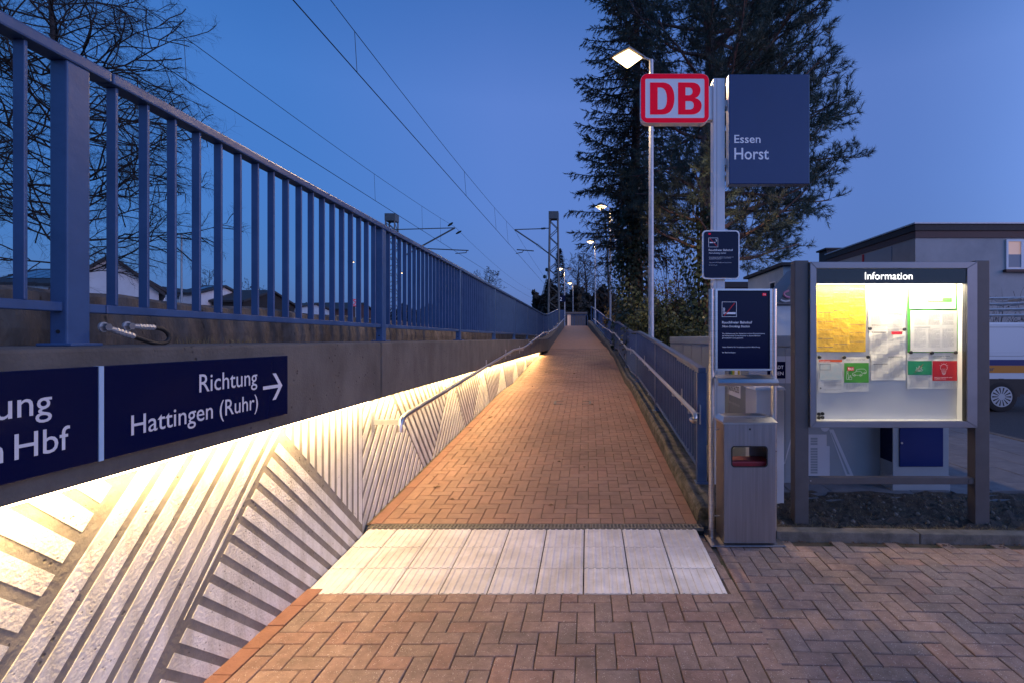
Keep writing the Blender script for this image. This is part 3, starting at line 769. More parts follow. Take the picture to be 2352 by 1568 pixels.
# ---- kerb wall on the right of the ramp
kb = MB(); ks = [4.08 + 0.22 * k for k in range(20)] + [8.6 + 0.6 * k for k in range(50)]
prev = None
for y in ks:
    if y > 38: break
    j = lambda s=0.008: random.uniform(-s, s)
    t = gz(y) + 0.125 + (0.04 if y > 6 else 0) + min(0.25, max(0, (y - 20) * 0.02))
    row = [(xr(y) - 0.005, y, -0.2), (xr(y) + j(), y, gz(y) + 0.02), (xr(y) + 0.005 + j(), y, t - 0.04 + j()), (xr(y) + 0.035 + j(), y, t + j(.005)), (xr(y) + 0.15 + j(), y, t + j()), (xr(y) + 0.29, y, t + j(.005)), (xr(y) + 0.31, y, -0.2)]
    if prev: 
        for k in range(6): kb.quad(prev[k], row[k], row[k + 1], prev[k + 1])
    else:
        i = len(kb.v); kb.v += row; kb.f.append(tuple(range(i, i + 7)))
    prev = row
tag(kb.build('ramp_kerb', m_kerb), 'mossy rough concrete kerb along the right edge of the ramp', 'kerb')
# ---- right railing
def rail_right():
    t = empty('blue_railing', (1.06, 4.6, 0.2), 'blue steel railing with thin bars on the right side of the ramp', 'railing')
    def fx(y): return 1.065 if y <= 22 else 1.065 - (y - 22) * 0.052
    def kz(y): return gz(y) + 0.125 + (0.04 if y > 6 else 0) + min(0.25, max(0, (y - 20) * 0.02))
    H = 1.03
    ys_ = [4.66 + 2.98 * k for k in range(12)]
    bar = box(-0.012, 0.012, -0.011, 0.011, 0, H - 0.16).mesh('bar', bevel=0.002, seg=1); bar.materials.append(m_blue)
    for k, y in enumerate(ys_):
        w = 0.045 if k == 0 else 0.03
        p = box(fx(y) - w, fx(y) + w, y - 0.035, y + 0.035, kz(y) - 0.01, kz(y) + H).build('post', m_blue, t, bevel=0.005)
        box(fx(y) - 0.06, fx(y) + 0.06, y - 0.06, y + 0.06, kz(y) - 0.012, kz(y) + 0.008).build('base_plate', m_blue, p, bevel=0.002, seg=1)
        if k + 1 < len(ys_):
            y2 = ys_[k + 1]
            cuts = [y] + [q for q in (10.3, 12, 17.5, 19.5, 22, 23.8) if y < q < y2] + [y2]
            for nm, w, z0, z1, ex in (('top_rail', 0.036, H, H + 0.045, True), ('bottom_rail', 0.02, 0.10, 0.135, False)):
                mb = MB()
                for a, b in zip(cuts, cuts[1:]):
                    a_ = a - 0.036 if (k == 0 and a == y and ex) else a
                    mb.hexa([(fx(a) - w, a_, kz(a) + z0), (fx(a) + w, a_, kz(a) + z0), (fx(b) + w, b, kz(b) + z0), (fx(b) - w, b, kz(b) + z0),
                             (fx(a) - w, a_, kz(a) + z1), (fx(a) + w, a_, kz(a) + z1), (fx(b) + w, b, kz(b) + z1), (fx(b) - w, b, kz(b) + z1)])
                mb.build(nm, m_blue, t, bevel=0.004 if len(cuts) == 2 else 0, seg=1)
            n = 23
            for q in range(1, n + 1):
                yy = y + q * (y2 - y) / (n + 1)
                if yy > 30: continue
                link('bar', bar, None, t, (fx(yy), yy, kz(yy) + 0.132))
    settle(t)
    h = empty('handrail', (0.95, 4.3, 0.9), 'steel tube handrail bracketed to the right blue railing', 'handrail')
    hx = lambda y: fx(y) - 0.125
    z0 = gz(4.3) + 0.84
    pts = smooth_path([(hx(4) + 0.0, 4.50, z0 - 0.075), (hx(4), 4.40, z0 - 0.078), (hx(4), 4.345, z0 - 0.05), (hx(4), 4.36, z0 - 0.012), (hx(4), 4.42, z0 + 0.004), (hx(4), 4.6, z0 + 0.018)], 4)
    for y in (10.2, 10.4, 11.9, 12.1, 17.4, 17.6, 19.4, 19.7, 22, 24, 28, 32.6): pts.append(Vector((hx(y), y, gz(y) + 0.84)))
    tube(pts, 0.021, 12).build('rail_tube', m_steel, h, smooth=True)
    for y in [4.62, 5.5] + ys_[1:9] + [a + 1.49 for a in ys_[1:8]]:
        z = gz(y) + 0.84
        box(hx(y) - 0.004, fx(y) - 0.015, y - 0.02, y + 0.02, z - 0.062, z - 0.054).box(hx(y) - 0.005, hx(y) + 0.005, y - 0.02, y + 0.02, z - 0.056, z - 0.018).build('bracket', m_galv, h)
        box(fx(y) - 0.026, fx(y) - 0.016, y - 0.022, y + 0.022, z - 0.16, z + 0.02).build('clamp_plate', m_galv, h)
    settle(h)
rail_right()
# end railing across the top landing
er = empty('end_railing', (-0.9, 48, 2.6), 'small blue railing closing the top landing of the ramp', 'railing')
for zz in (2.72, 3.78): box(-2.6, 0.0, 47.97, 48.03, zz, zz + 0.06).build('rail', m_blue, er)
for k in range(17): box(-2.55 + k * 0.155, -2.52 + k * 0.155, 47.98, 48.02, 2.78, 3.78).build('bar', m_blue, er)
for x in (-2.6, -1.3, -0.02): box(x - 0.03, x + 0.03, 47.97, 48.03, 2.58, 3.84).build('post', m_blue, er)
settle(er)

# ================================================================== RIGHT HAND FOREGROUND
# ---- kerb, soil bed
kx = [1.47, 2.56, 5.2]
for k in range(2):
    a, b = kx[k] + (0.004 if k else 0), kx[k + 1] - 0.004
    ya, yb = 3.865 - (a - 1.5) * 0.040, 3.865 - (b - 1.5) * 0.040
    o = MB().hexa([(a, ya, -0.1), (b, yb, -0.1), (b, yb + 0.1, -0.1), (a, ya + 0.1, -0.1), (a, ya, 0.07), (b, yb, 0.07), (b, yb + 0.1, 0.072), (a, ya + 0.1, 0.072)]).build('kerb_stone', m_kerbstone, bevel=0.008)
    tag(o, ('grey kerb stone between the bin and the crack, bordering the soil bed', 'grey kerb stone right of the crack, running under the right board post')[k], 'kerb', 'kerb stones of the soil bed')
sb = MB(); nx, ny = 46, 16
def soilz(x, y): return 0.058 + 0.018 * math.sin(x * 7.1 + y * 3) + random.uniform(-.012, .014)
gr = [[(1.2 + 3.6 * i / nx, 3.94 - (1.2 + 3.6 * i / nx - 1.5) * 0.03 + 0.98 * j / ny, soilz(i, j)) for i in range(nx + 1)] for j in range(ny + 1)]
for j in range(ny):
    for i in range(nx): sb.quad(gr[j][i], gr[j][i + 1], gr[j + 1][i + 1], gr[j + 1][i])
tag(sb.build('soil_bed', m_soil, smooth=False), kind='structure')
dg_ = MB()
for _ in range(2600):
    x, y = random.uniform(1.5, 4.2), random.uniform(3.95, 4.8)
    if random.random() < 0.25: y = 3.93 - (x - 1.5) * 0.04 + random.uniform(0, .08)
    p = Vector((x, y, 0.06)); a = random.uniform(0, 6.28); ln = random.uniform(.02, .07)
    d = Vector((math.cos(a) * ln, math.sin(a) * ln, random.uniform(.004, .035))); w = Vector((-math.sin(a), math.cos(a), 0)) * 0.0016
    dg_.tri(p - w, p + w, p + d)
tag(dg_.build('dry_grass', m_dry, fix=False), 'dry grass blades scattered over the soil bed', 'grass', kind='stuff')
lf = MB()
for _ in range(70):
    x = random.uniform(1.5, 3.6); y = 3.84 - (x - 1.5) * 0.04 - abs(random.gauss(0, .03)); z = 0.004
    a = random.uniform(0, 6.28); r = random.uniform(.008, .02)
    lf.quad((x + r * math.cos(a), y + r * math.sin(a), z), (x - r * .6 * math.sin(a), y + r * .6 * math.cos(a), z + .006), (x - r * math.cos(a), y - r * math.sin(a), z + .002), (x + r * .6 * math.sin(a), y - r * .6 * math.cos(a), z + .008))
tag(lf.build('leaf_litter', m_deadneedle, fix=False), 'small brown leaf litter along the kerb foot', 'litter', kind='stuff')

pbm = MB()
for _ in range(90):
    x, y, r = random.uniform(1.5, 4.0), random.uniform(3.97, 4.8), random.uniform(.006, .018)
    pbm.tube([(x, y, .05), (x + r * .2, y, .06 + r * .5), (x, y + r * .1, .065 + r)], [r, r * 1.15, r * .4], 6)
tag(pbm.build('pebbles', m_kerbstone), 'small pale pebbles strewn over the soil bed', 'pebbles', kind='stuff')
# ---- slab pavement and road
pav = MB().quad((1.2, 4.70, 0.03), (6.45, 4.70, 0.03), (6.45, 13.0, 0.03), (1.2, 13.0, 0.03)).build('pavement', m_joint); tag(pav, kind='structure')
sl_ = box(-0.197, 0.197, -0.297, 0.297, -0.04, 0).mesh('slab', bevel=0.004, seg=1); sl_.materials.append(m_slab)
for i in range(13):
    for j in range(8):
        link('slab', sl_, None, pav, (1.42 + i * 0.4 + 0.0, 4.62 + 0.32 + j * 0.6 + (0.3 if i % 2 else 0), 0.055 + random.uniform(-.004, .004)), (random.uniform(-.008, .008), random.uniform(-.008, .008), random.uniform(-.004, .004)))
road = MB().quad((6.50, -2, -0.04), (80, -2, -0.04), (80, 90, -0.04), (6.50, 90, -0.04)).build('road', m_asphalt); tag(road, kind='structure')
rk = box(6.44, 6.56, 1.0, 30, -0.08, 0.06).build('road_kerb', m_kerbstone, bevel=0.008, seg=1); tag(rk, 'long kerb between slab pavement and asphalt road', 'kerb')

# ---- stand with ashtray bin and non-smoking notice
def bin_stand():
    t = empty('bin_stand', (1.2, 3.9, 0.0), 'brushed steel litter bin with ashtray top and navy non smoking notice', 'litter bin')
    U, V = X3, Z3
    box(0.925, 1.492, 3.735, 4.07, 0.002, 0.012).build('base_plate', m_steel_sheet, t, bevel=0.003, seg=1)
    for x in (0.972, 1.462):
        tube([(x, 3.90, 0.012), (x, 3.90, 1.955)], 0.0225, 20).build('pole', m_steel, t, smooth=True)
    # bin body, front with a rounded opening
    x0, x1, z0, z1, yf, yb = 1.034, 1.424, 0.022, 0.925, 3.765, 4.00
    op = rrect(1.092, 1.358, 0.602, 0.754, 0.022)
    b = flat(t, [[(x0, z0), (x1, z0), (x1, z1), (x0, z1)], op], (0, yf, 0), X3, Z3, m_steel_sheet, 'front_panel', out=0.0, thick=0.003)
    flat(b, [rrect(1.087, 1.363, 0.597, 0.759, 0.026), rrect(1.095, 1.355, 0.605, 0.751, 0.02)], (0, yf - 0.004, 0), X3, Z3, m_black, 'opening_trim', out=0.0, thick=0.004)
    mb = MB().box(x0, x0 + 0.003, yf + 0.001, yb, z0, z1).box(x1 - 0.003, x1, yf + 0.001, yb, z0, z1).box(x0 + .003, x1 - .003, yf + .003, yb, z0, z0 + 0.003)
    mb.build('side_panels', m_steel_sheet, t)
    flat(t, [[(x0, z0), (x1, z0), (x1, z1), (x0, z1)], rrect(1.06, 1.30, 0.60, 0.80, 0.03)], (0, yb, 0), X3, Z3, m_steel_sheet, 'back_panel', out=0.0, thick=0.003)
    box(x0 + 0.02, x1 - 0.02, yf + 0.03, yb - 0.02, 0.30, 0.632).build('inner_liner', mat('red_liner', (0.22, 0.006, 0.012), rough=0.5), t, bevel=0.01)
    # bevelled lid with ash grille
    lid = MB(); A = [(x0 - 0.012, yf - 0.012), (x1 + 0.012, yf - 0.012), (x1 + 0.012, yb + 0.01), (x0 - 0.012, yb + 0.01)]
    Bq = [(x0 + 0.012, yf + 0.05), (x1 - 0.012, yf + 0.05), (x1 - 0.012, yb - 0.02), (x0 + 0.012, yb - 0.02)]
    lid.hexa([(p[0], p[1], 0.925) for p in A] + [(p[0], p[1], 0.937) for p in A])
    lid.hexa([(p[0], p[1], 0.9375) for p in A] + [(p[0], p[1], 0.972) for p in Bq])
    l = lid.build('lid', m_steel, t)
    gm = MB()
    for k in range(40): gm.box(x0 + 0.04 + k * 0.0075, x0 + 0.0438 + k * 0.0075, yf + 0.06, yb - 0.04, 0.9725, 0.978)
    gm.build('ash_grille', m_steel, l)
    tube([((x0 + x1) / 2, yf - 0.0045, 0.885), ((x0 + x1) / 2, yf + 0.002, 0.885)], 0.008, 14).build('lock', m_black, t)
    for z in (0.18, 0.86):
        tube([(0.99, 3.90, z), (x0 + 0.002, 3.90, z)], 0.004, 8).build('spacer', m_steel, t)
        tube([(1.422, 3.90, z), (1.445, 3.90, z)], 0.004, 8).build('spacer', m_steel, t)
    # rain shelf above the ashtray
    sh = MB(); pr = [(3.775, 1.212), (3.765, 1.235), (3.79, 1.262), (3.95, 1.285), (3.95, 1.278), (3.795, 1.254), (3.778, 1.236), (3.785, 1.212)]
    sh.prism(pr, 'x', 0.992, 1.452); sh.build('rain_hood', m_steel, t)
    # notice in a frame
    p = box(1.0, 1.435, 3.885, 3.900, 1.330, 1.948).build('notice_panel', m_navy, t)
    mb = MB(); 
    for a, b_, c, d in ((0.996, 1.013, 1.322, 1.955), (1.422, 1.439, 1.322, 1.955), (1.013, 1.422, 1.322, 1.336), (1.013, 1.422, 1.941, 1.955)): mb.box(a, b_, 3.872, 3.884, c, d)
    mb.build('notice_frame', m_steel, t)
    Y = 3.884
    def N(x, y): return Vector((1.013 + (x - 487) / (1018 - 487) * 0.409, Y, 1.941 - (y - 492) / (1258 - 492) * 0.605))
    s_ = 0.409 / 531
    def ring(px0, px1, py0, py1, w, m_, nm):
        a, c = N(px0, py1), N(px1, py0)
        flat(t, [[(a.x, a.z), (c.x, a.z), (c.x, c.z), (a.x, c.z)], [(a.x + w, a.z + w), (c.x - w, a.z + w), (c.x - w, c.z - w), (a.x + w, c.z - w)]], (0, Y, 0), X3, Z3, m_, nm)
    def poly(pts, m_, nm, out=0.0015):
        flat(t, [[(N(*q).x, N(*q).z) for q in pts]], (0, Y, 0), X3, Z3, m_, nm, out=out)
    ring(534, 684, 602, 752, 0.003, m_letter, 'pictogram_border')
    poly([(568, 706), (674, 706), (674, 725), (568, 725)], m_letter, 'pictogram_cigarette')
    poly([(549, 706), (555, 706), (555, 725), (549, 725)], m_letter, 'pictogram_ash'); poly([(558, 706), (564, 706), (564, 725), (558, 725)], m_letter, 'pictogram_ash')
    for dx in (0, 12): poly([(545 + dx, 660), (550 + dx, 660), (555 + dx, 675), (549 + dx, 690), (554 + dx, 702), (549 + dx, 702), (544 + dx, 688), (549 + dx, 675)], m_letter, 'pictogram_smoke')
    poly([(551, 742), (658, 614), (670, 614), (564, 742)], m_redp, 'pictogram_bar', 0.0025)
    lettering(t, 'Rauchfreier Bahnhof', N(536, 817), U, V, 0.018, m_letter, 0.235, 'l', 0.02)
    lettering(t, 'Non-Smoking Station', N(536, 855), U, V, 0.016, m_letter, 0.216, 'l', 0.012, 0.25)
    for k, q in enumerate(('Zur Verbesserung der Sauberkeit und aus Rücksichtnahme', 'auf Nichtraucher ist das Rauchen in diesem Bahnhof', 'grundsätzlich nicht gestattet.')):
        lettering(t, q, N(536, 922 + k * 21), U, V, 0.009, m_letter, (0.335, 0.300, 0.166)[k], 'l', 0.01)
    lettering(t, 'Vielen Dank für Ihr Verständnis und Ihre Mitwirkung.', N(538, 1050), U, V, 0.009, m_letter, 0.295, 'l', 0.01)
    lettering(t, 'Ihr Bahnhofsteam', N(538, 1103), U, V, 0.009, m_letter, 0.103, 'l', 0.01)
    a, c = N(946, 544), N(985, 517)
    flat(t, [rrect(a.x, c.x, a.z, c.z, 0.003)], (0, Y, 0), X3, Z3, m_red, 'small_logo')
    lettering(t, 'DB', ((a.x + c.x) / 2, Y, a.z + 0.005), U, V, 0.011, m_letter, 0.021, 'c', 0.01, out=0.003)
    settle(t)
bin_stand()

# ---- station name mast
def bez(p0, p1, p2, p3, n=8): return [tuple((1 - t) ** 3 * a + 3 * (1 - t) ** 2 * t * b + 3 * (1 - t) * t * t * c + t ** 3 * d for a, b, c, d in zip(p0, p1, p2, p3)) for t in [k / n for k in range(1, n + 1)]]
def station_mast():
    t = empty('station_mast', (1.21, 4.66, 0), 'tall pale mast carrying the DB logo box and the Essen Horst name panel', 'sign')
    D = 4.60
    xa, xb = (1638.5 - PX) * D / F, (1665 - PX) * D / F
    zt = EYE + (PY - 180) * D / F
    box(xa, xb, D, D + 0.11, 0.0, zt).build('mast', m_pale, t, bevel=0.004)
    box(xa + 0.030, xa + 0.034, D - 0.002, D + 0.001, 0.1, zt - 0.005).build('mast_groove', m_ink2, t)
    # logo box
    d = 4.55; k = 1 / 3.336 / 1.63265 * d / F        # metres per pixel of the measured crop
    ox = (2380 / 1.63265 - PX) * d / F; oz = EYE + (PY - 250 / 1.63265) * d / F
    def Q(x, y): return (ox + x * k, oz - y * k)
    a, c = Q(75, 708), Q(930, 92); r = 88 * k
    flat(t, [rrect(a[0], c[0], a[1], c[1], r, 8)], (0, d + 0.075, 0), X3, Z3, m_white, 'logo_box', out=0.0, thick=0.075)
    i0, i1 = Q(133, 647), Q(873, 155)
    yf = d - 0.0005
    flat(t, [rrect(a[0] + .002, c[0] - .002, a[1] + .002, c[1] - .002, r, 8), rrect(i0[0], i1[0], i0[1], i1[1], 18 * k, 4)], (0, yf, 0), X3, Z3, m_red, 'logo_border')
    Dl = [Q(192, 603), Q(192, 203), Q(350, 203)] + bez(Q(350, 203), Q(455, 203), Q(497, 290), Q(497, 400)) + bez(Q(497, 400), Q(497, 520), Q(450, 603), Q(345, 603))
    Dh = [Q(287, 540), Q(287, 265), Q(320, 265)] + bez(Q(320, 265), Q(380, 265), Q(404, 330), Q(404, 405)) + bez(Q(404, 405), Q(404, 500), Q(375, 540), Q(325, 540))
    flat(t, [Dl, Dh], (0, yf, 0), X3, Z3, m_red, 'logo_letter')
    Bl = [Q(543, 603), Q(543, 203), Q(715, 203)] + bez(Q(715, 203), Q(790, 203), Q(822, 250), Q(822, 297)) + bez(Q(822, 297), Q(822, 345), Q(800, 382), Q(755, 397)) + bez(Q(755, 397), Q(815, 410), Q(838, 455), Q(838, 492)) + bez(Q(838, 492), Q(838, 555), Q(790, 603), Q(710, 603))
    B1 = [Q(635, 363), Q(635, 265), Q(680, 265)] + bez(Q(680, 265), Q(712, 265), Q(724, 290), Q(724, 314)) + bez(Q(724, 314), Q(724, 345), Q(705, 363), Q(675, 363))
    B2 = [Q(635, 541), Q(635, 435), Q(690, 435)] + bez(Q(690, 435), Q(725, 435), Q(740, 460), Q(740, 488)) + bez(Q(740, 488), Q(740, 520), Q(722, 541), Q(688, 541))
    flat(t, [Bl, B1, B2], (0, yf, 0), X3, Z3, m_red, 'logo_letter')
    h0, h1 = Q(930, 625), Q(985, 195)
    box(h0[0] - 0.02, xa + 0.002, D + 0.02, D + 0.09, h0[1], h1[1]).build('logo_bracket', m_pale, t, bevel=0.003, seg=1)
    # name panel
    a, c = Q(1183, 1470), Q(2188, 98)
    box(a[0], c[0], d, d + 0.09, a[1], c[1]).build('name_panel', m_navy2, t, bevel=0.004, seg=1)
    mb = MB().box(a[0] - 0.003, a[0] - 0.0005, d + 0.006, d + 0.094, a[1], c[1]); mb.build('panel_edge', m_pale, t)
    for y0, y1 in ((378, 462), (1120, 1203)):
        p, q = Q(1128, y1), Q(1183, y0)
        box(xb - 0.003, a[0] - 0.003, D + 0.01, D + 0.09, p[1], q[1]).build('panel_bracket', m_pale, t, bevel=0.002, seg=1)
    u = Q(1246, 958); lettering(t, 'Essen', (u[0], d, u[1]), X3, Z3, 98 * k, m_letter, 328 * k, 'l', 0.012)
    u = Q(1246, 1163); lettering(t, 'Horst', (u[0], d, u[1]), X3, Z3, 140 * k, m_letter, 432 * k, 'l', 0.015)
    settle(t)
    # small notice clamped to the mast
    s = empty('smoke_free_sign', (1.24, 4.5, 2.1), 'small rounded navy sign with no smoking pictogram on the station mast', 'sign')
    d = 4.57
    kk = 1 / 1.2555 / 1.63265 * d / F   # crop with 452 px for 360 source px
    ox = (2600 / 1.63265 - PX) * d / F; oz = EYE + (PY - 850 / 1.63265) * d / F
    def Q2(x, y): return (ox + x * kk, oz - y * kk)
    a, c = Q2(43, 248), Q2(218, 18)
    flat(s, [rrect(a[0], c[0], a[1], c[1], 0.035, 6)], (0, d + 0.022, 0), X3, Z3, m_white, 'sign_back', out=0, thick=0.02)
    p = flat(s, [rrect(a[0] + .012, c[0] - .012, a[1] + .012, c[1] - .012, 0.028, 6)], (0, d, 0), X3, Z3, m_navy, 'sign_face')
    Yq = d - 0.0016
    def q2(pts, m_, nm, out=0.0015): flat(s, [[Q2(*z) for z in pts]], (0, Yq, 0), X3, Z3, m_, nm, out=out)
    o_, i_ = [Q2(71, 98), Q2(116, 98), Q2(116, 54), Q2(71, 54)], [Q2(72.5, 96.5), Q2(114.5, 96.5), Q2(114.5, 55.5), Q2(72.5, 55.5)]
    flat(s, [o_, i_], (0, Yq, 0), X3, Z3, m_letter, 'pictogram_border')
    q2([(76, 74), (103, 74), (103, 79), (76, 79)], m_letter, 'pictogram_cigarette')
    q2([(104, 62), (107, 60), (110, 66), (109, 72), (106, 72), (107, 67)], m_letter, 'pictogram_smoke')
    q2([(76, 58), (79, 57), (112, 92), (109, 94)], m_redp, 'pictogram_bar', 0.0025)
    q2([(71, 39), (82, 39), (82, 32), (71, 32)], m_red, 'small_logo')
    u = Q2(72, 116); lettering(s, 'Rauchfreier Bahnhof', (u[0], Yq, u[1]), X3, Z3, 9 * kk, m_letter, 114 * kk, 'l', 0.015)
    u = Q2(73, 129); lettering(s, 'Non-smoking station', (u[0], Yq, u[1]), X3, Z3, 7 * kk, m_letter, 81 * kk, 'l', 0.008, 0.25)
    for (y, w, q) in ((146, 115, 'Zur Verbesserung der Sauberkeit und aus Rücksichtnahme'), (150.5, 103, 'auf Nichtraucher ist das Rauchen in diesem Bahnhof'), (155, 58, 'grundsätzlich nicht gestattet.'), (172, 105, 'Vielen Dank für Ihr Verständnis und Ihre Mitwirkung.'), (184, 38, 'Ihr Bahnhofsteam')):
        u = Q2(73.5, y); lettering(s, q, (u[0], Yq, u[1]), X3, Z3, 3.2 * kk, m_letter, w * kk, 'l', 0.0)
    settle(s)
station_mast()

# ---- information board
BP = lambda x, y, D: at((2960 + x / 2.24) / 1.63265, (950 + y / 2.24) / 1.63265, D)   # measured in a crop of the board
def info_board():
    t = empty('information_board', (2.48, 4.1, 0.06), 'lit glazed information board with aluminium frame on two anthracite posts', 'notice board')
    for (a, b) in ((1.694, 1.808), (3.170, 3.288)):
        box(a, b, 4.06, 4.148, -0.1, 2.205).build('post', m_anth, t, bevel=0.005)
    XL, XR, ZB, ZT = 1.8085, 3.1695, 0.846, 2.190
    yf, yb = 4.035, 4.16
    gl = BP(222, 1405, 4.05); gr_ = BP(1482, 130, 4.05)
    x0, x1, z0, z1 = gl.x, gr_.x, gl.z, gr_.z
    # mitred frame, four members
    def member(p, nm):
        mb = MB(); mb.prism(p, 'y', yf, yf + 0.05); mb.build(nm, m_alu, t, bevel=0.003, seg=1)
    e = 0.0008
    member([(XL, ZT), (XR, ZT), (x1 + e, z1), (x0 - e, z1)], 'frame_member'); member([(XL, ZB), (XR, ZB), (x1 + e, z0), (x0 - e, z0)], 'frame_member')
    member([(XL, ZB + e), (XL, ZT - e), (x0, z1), (x0, z0)], 'frame_member'); member([(XR, ZB + e), (XR, ZT - e), (x1, z1), (x1, z0)], 'frame_member')
    mb = MB().box(XL, XR, yb, yb + 0.02, ZB, ZT).box(XL, XL + .02, yf + .051, yb, ZB, ZT).box(XR - .02, XR, yf + .051, yb, ZB, ZT).box(XL + .02, XR - .02, yf + .051, yb, ZB, ZB + .02).box(XL + .02, XR - .02, yf + .051, yb, ZT - .02, ZT)
    mb.build('case', m_alu, t)
    box(XL + .021, XR - .021, yb - 0.006, yb - 0.001, ZB + .021, ZT - .021).build('back_panel', m_back, t)
    for xx in (x0 - 0.001, x1 - 0.004): box(xx, xx + 0.005, yf + 0.010, yf + 0.049, z0, z1 - 0.001).build('gasket', m_black, t)
    box(x0 - 0.004, x0 - 0.001, yf + 0.052, yb - 0.007, z0 - .004, z1).build('reveal', m_back, t); box(x1 + 0.004, x1 + 0.007, yf + 0.052, yb - 0.007, z0 - .004, z1).build('reveal', m_back, t); box(x0 - 0.001, x1 + 0.004, yf + 0.052, yb - 0.007, z0 - .006, z0 - .003).build('reveal', m_back, t)
    # header with lit lettering
    hb = BP(213, 258, 4.06); 
    hd = box(x0 + 0.001, x1 - 0.001, yf + 0.014, yf + 0.020, hb.z, z1 - 0.001).build('header', m_black, t)
    m_hl = mat('lit_lettering', (0.9, 0.9, 0.9), rough=0.4, emit=(1.0, 0.95, 0.9), estr=2.2)
    u = BP(635, 221, 4.048); w = BP(1035, 221, 4.048).x - u.x
    lettering(hd, 'Information', (u.x, yf + 0.014, u.z), X3, Z3, 0.058, m_hl, w, 'l', 0.0)
    # light behind the header
    lb = box(x0 + 0.03, x1 - 0.03, yf + 0.034, yf + 0.05, hb.z + 0.012, hb.z + 0.028).build('light_tube', mat('board_tube', (1, 1, 1), emit=(1.0, 0.86, 0.60), estr=9.0), t)
    la = bpy.data.lights.new('board_light', 'AREA'); la.shape = 'RECTANGLE'; la.size = x1 - x0 - 0.05; la.size_y = 0.025; la.energy = 24; la.color = (1.0, 0.84, 0.58)
    lo = bpy.data.objects.new('board_light', la); COL.objects.link(lo); lo.parent = t
    lo.location = ((x0 + x1) / 2, yf + 0.050, hb.z + 0.006); lo.rotation_euler = (R(14), 0, 0)
    gp = MB().quad((x0, yf + 0.008, z0), (x1, yf + 0.008, z0), (x1, yf + 0.008, z1), (x0, yf + 0.008, z1)).build('glass_pane', m_glasspane, t)
    # cross bar
    box(1.81, 3.168, 4.075, 4.135, 0.375, 0.430).build('cross_bar', m_anth, t, bevel=0.003, seg=1)
    for x in (1.83, 3.135, 3.155): tube([(x, 4.073, 0.405), (x, 4.078, 0.405)], 0.006, 8).build('bolt', m_steel, t)
    box(3.128, 3.169, 4.072, 4.0745, 0.385, 0.425).build('bracket_plate', m_anth, t)
    box(1.72, 1.785, 4.0585, 4.0595, 1.30, 1.46).build('access_cover', m_anth, t)
    settle(t)
    # ---- papers pinned inside (each a sheet of its own)
    YP = yb - 0.012
    def P(x, y): return BP(x, y, YP)
    def sheet(name, x0_, x1_, y0_, y1_, m_, label, dy=0.0, curl=0.004):
        a, b = P(x0_, y1_), P(x1_, y0_)
        nx_, nz_ = 6, 8; mb = MB(); ph = random.uniform(0, 6)
        pt = lambda i, j: (a.x + (b.x - a.x) * i / nx_, YP + dy - curl * (0.5 + 0.5 * math.sin(ph + i * 1.3 + j * 0.9)) * (j / nz_ if False else 1) , b.z + (a.z - b.z) * j / nz_)
        for i in range(nx_):
            for j in range(nz_): mb.quad(pt(i, j + 1), pt(i + 1, j + 1), pt(i + 1, j), pt(i, j))
        o = mb.build(name, m_, fix=False, smooth=True); tag(o, label, 'notice', 'papers pinned in the information board'); o['_front'] = YP + dy - curl - 0.001
        return o
    def rects(par, lst, m_, nm, k=0):
        mb = MB(); y = par['_front'] - 0.0006 * (k + 1)
        for (a0, a1, b0, b1) in lst:
            a, b = P(a0, b1), P(a1, b0); mb.quad((a.x, y, a.z), (b.x, y, a.z), (b.x, y, b.z), (a.x, y, b.z))
        o = mb.build(nm, m_, par, fix=False)
        if len(lst) > 1: o['kind'] = 'stuff'
        return o
    def words(x0_, x1_, y0_, y1_, lead, h, gap=0.25):
        out = []; y = y0_
        while y < y1_:
            x = x0_
            end = x1_ if random.random() < .75 else x0_ + (x1_ - x0_) * random.uniform(.4, .9)
            while x < end:
                w = random.uniform(5, 22); out.append((x, min(x + w, end), y, y + h)); x += w + 4
            y += lead
        return out
    s = sheet('timetable_sheet', 225, 641, 262, 825, m_yellow, 'large yellow departure timetable at the upper left of the board', curl=0.006)
    L_ = []
    for cx, off in ((238, 360), (368, 332), (500, 302)):
        y = off
        while y < 790:
            L_ += [(cx, cx + 38, y, y + 4), (cx + 48, cx + 126, y, y + 4)]; y += random.choice((66, 78, 70))
    rects(s, L_, m_ink, 'heading_bars')
    m_yink = mat('yellow_sheet_print', (0.42, 0.26, 0.03), rough=0.8)
    rects(s, [w for cx in (242, 372, 504) for w in words(cx, cx + 118, 318, 800, 8, 2)], m_yink, 'printed_text', 1)
    y0l = [('timetable_change_sheet', 662, 972, 262, 640, 'topmost white timetable change sheet in the middle column'), ('timetable_change_sheet', 670, 972, 642, 842, 'middle white timetable change sheet with a small red box'), ('timetable_change_sheet', 684, 973, 844, 1062, 'lowest white timetable change sheet in the middle column')]
    for q, (nm, a, b, c, d, lb_) in enumerate(y0l):
        s = sheet(nm, a, b, c, d, m_paper, lb_, curl=0.007)
        rects(s, words(a + 22, a + 145, max(c, 300) + 20, d - 14, 8, 2.4) + words(a + 155, b - 22, max(c, 300) + 14, d - 20, 8, 2.4), m_ink2, 'printed_text')
        bars = {0: [(682, 805, 300, 303), (812, 937, 379, 383), (688, 812, 477, 481), (820, 946, 510, 514), (688, 815, 603, 607)], 1: [(686, 700, 660, 668), (704, 806, 660, 668)], 2: [(824, 948, 865, 869), (698, 820, 925, 929)]}[q]
        rects(s, bars, m_ink, 'heading_bars', 1)
        if q == 1: rects(s, [(852, 943, 658, 683)], m_redp, 'red_box', 2)
    s = sheet('green_framed_sheet', 990, 1420, 262, 832, m_green, 'large green framed notice sheet at the upper right of the board', curl=0.006)
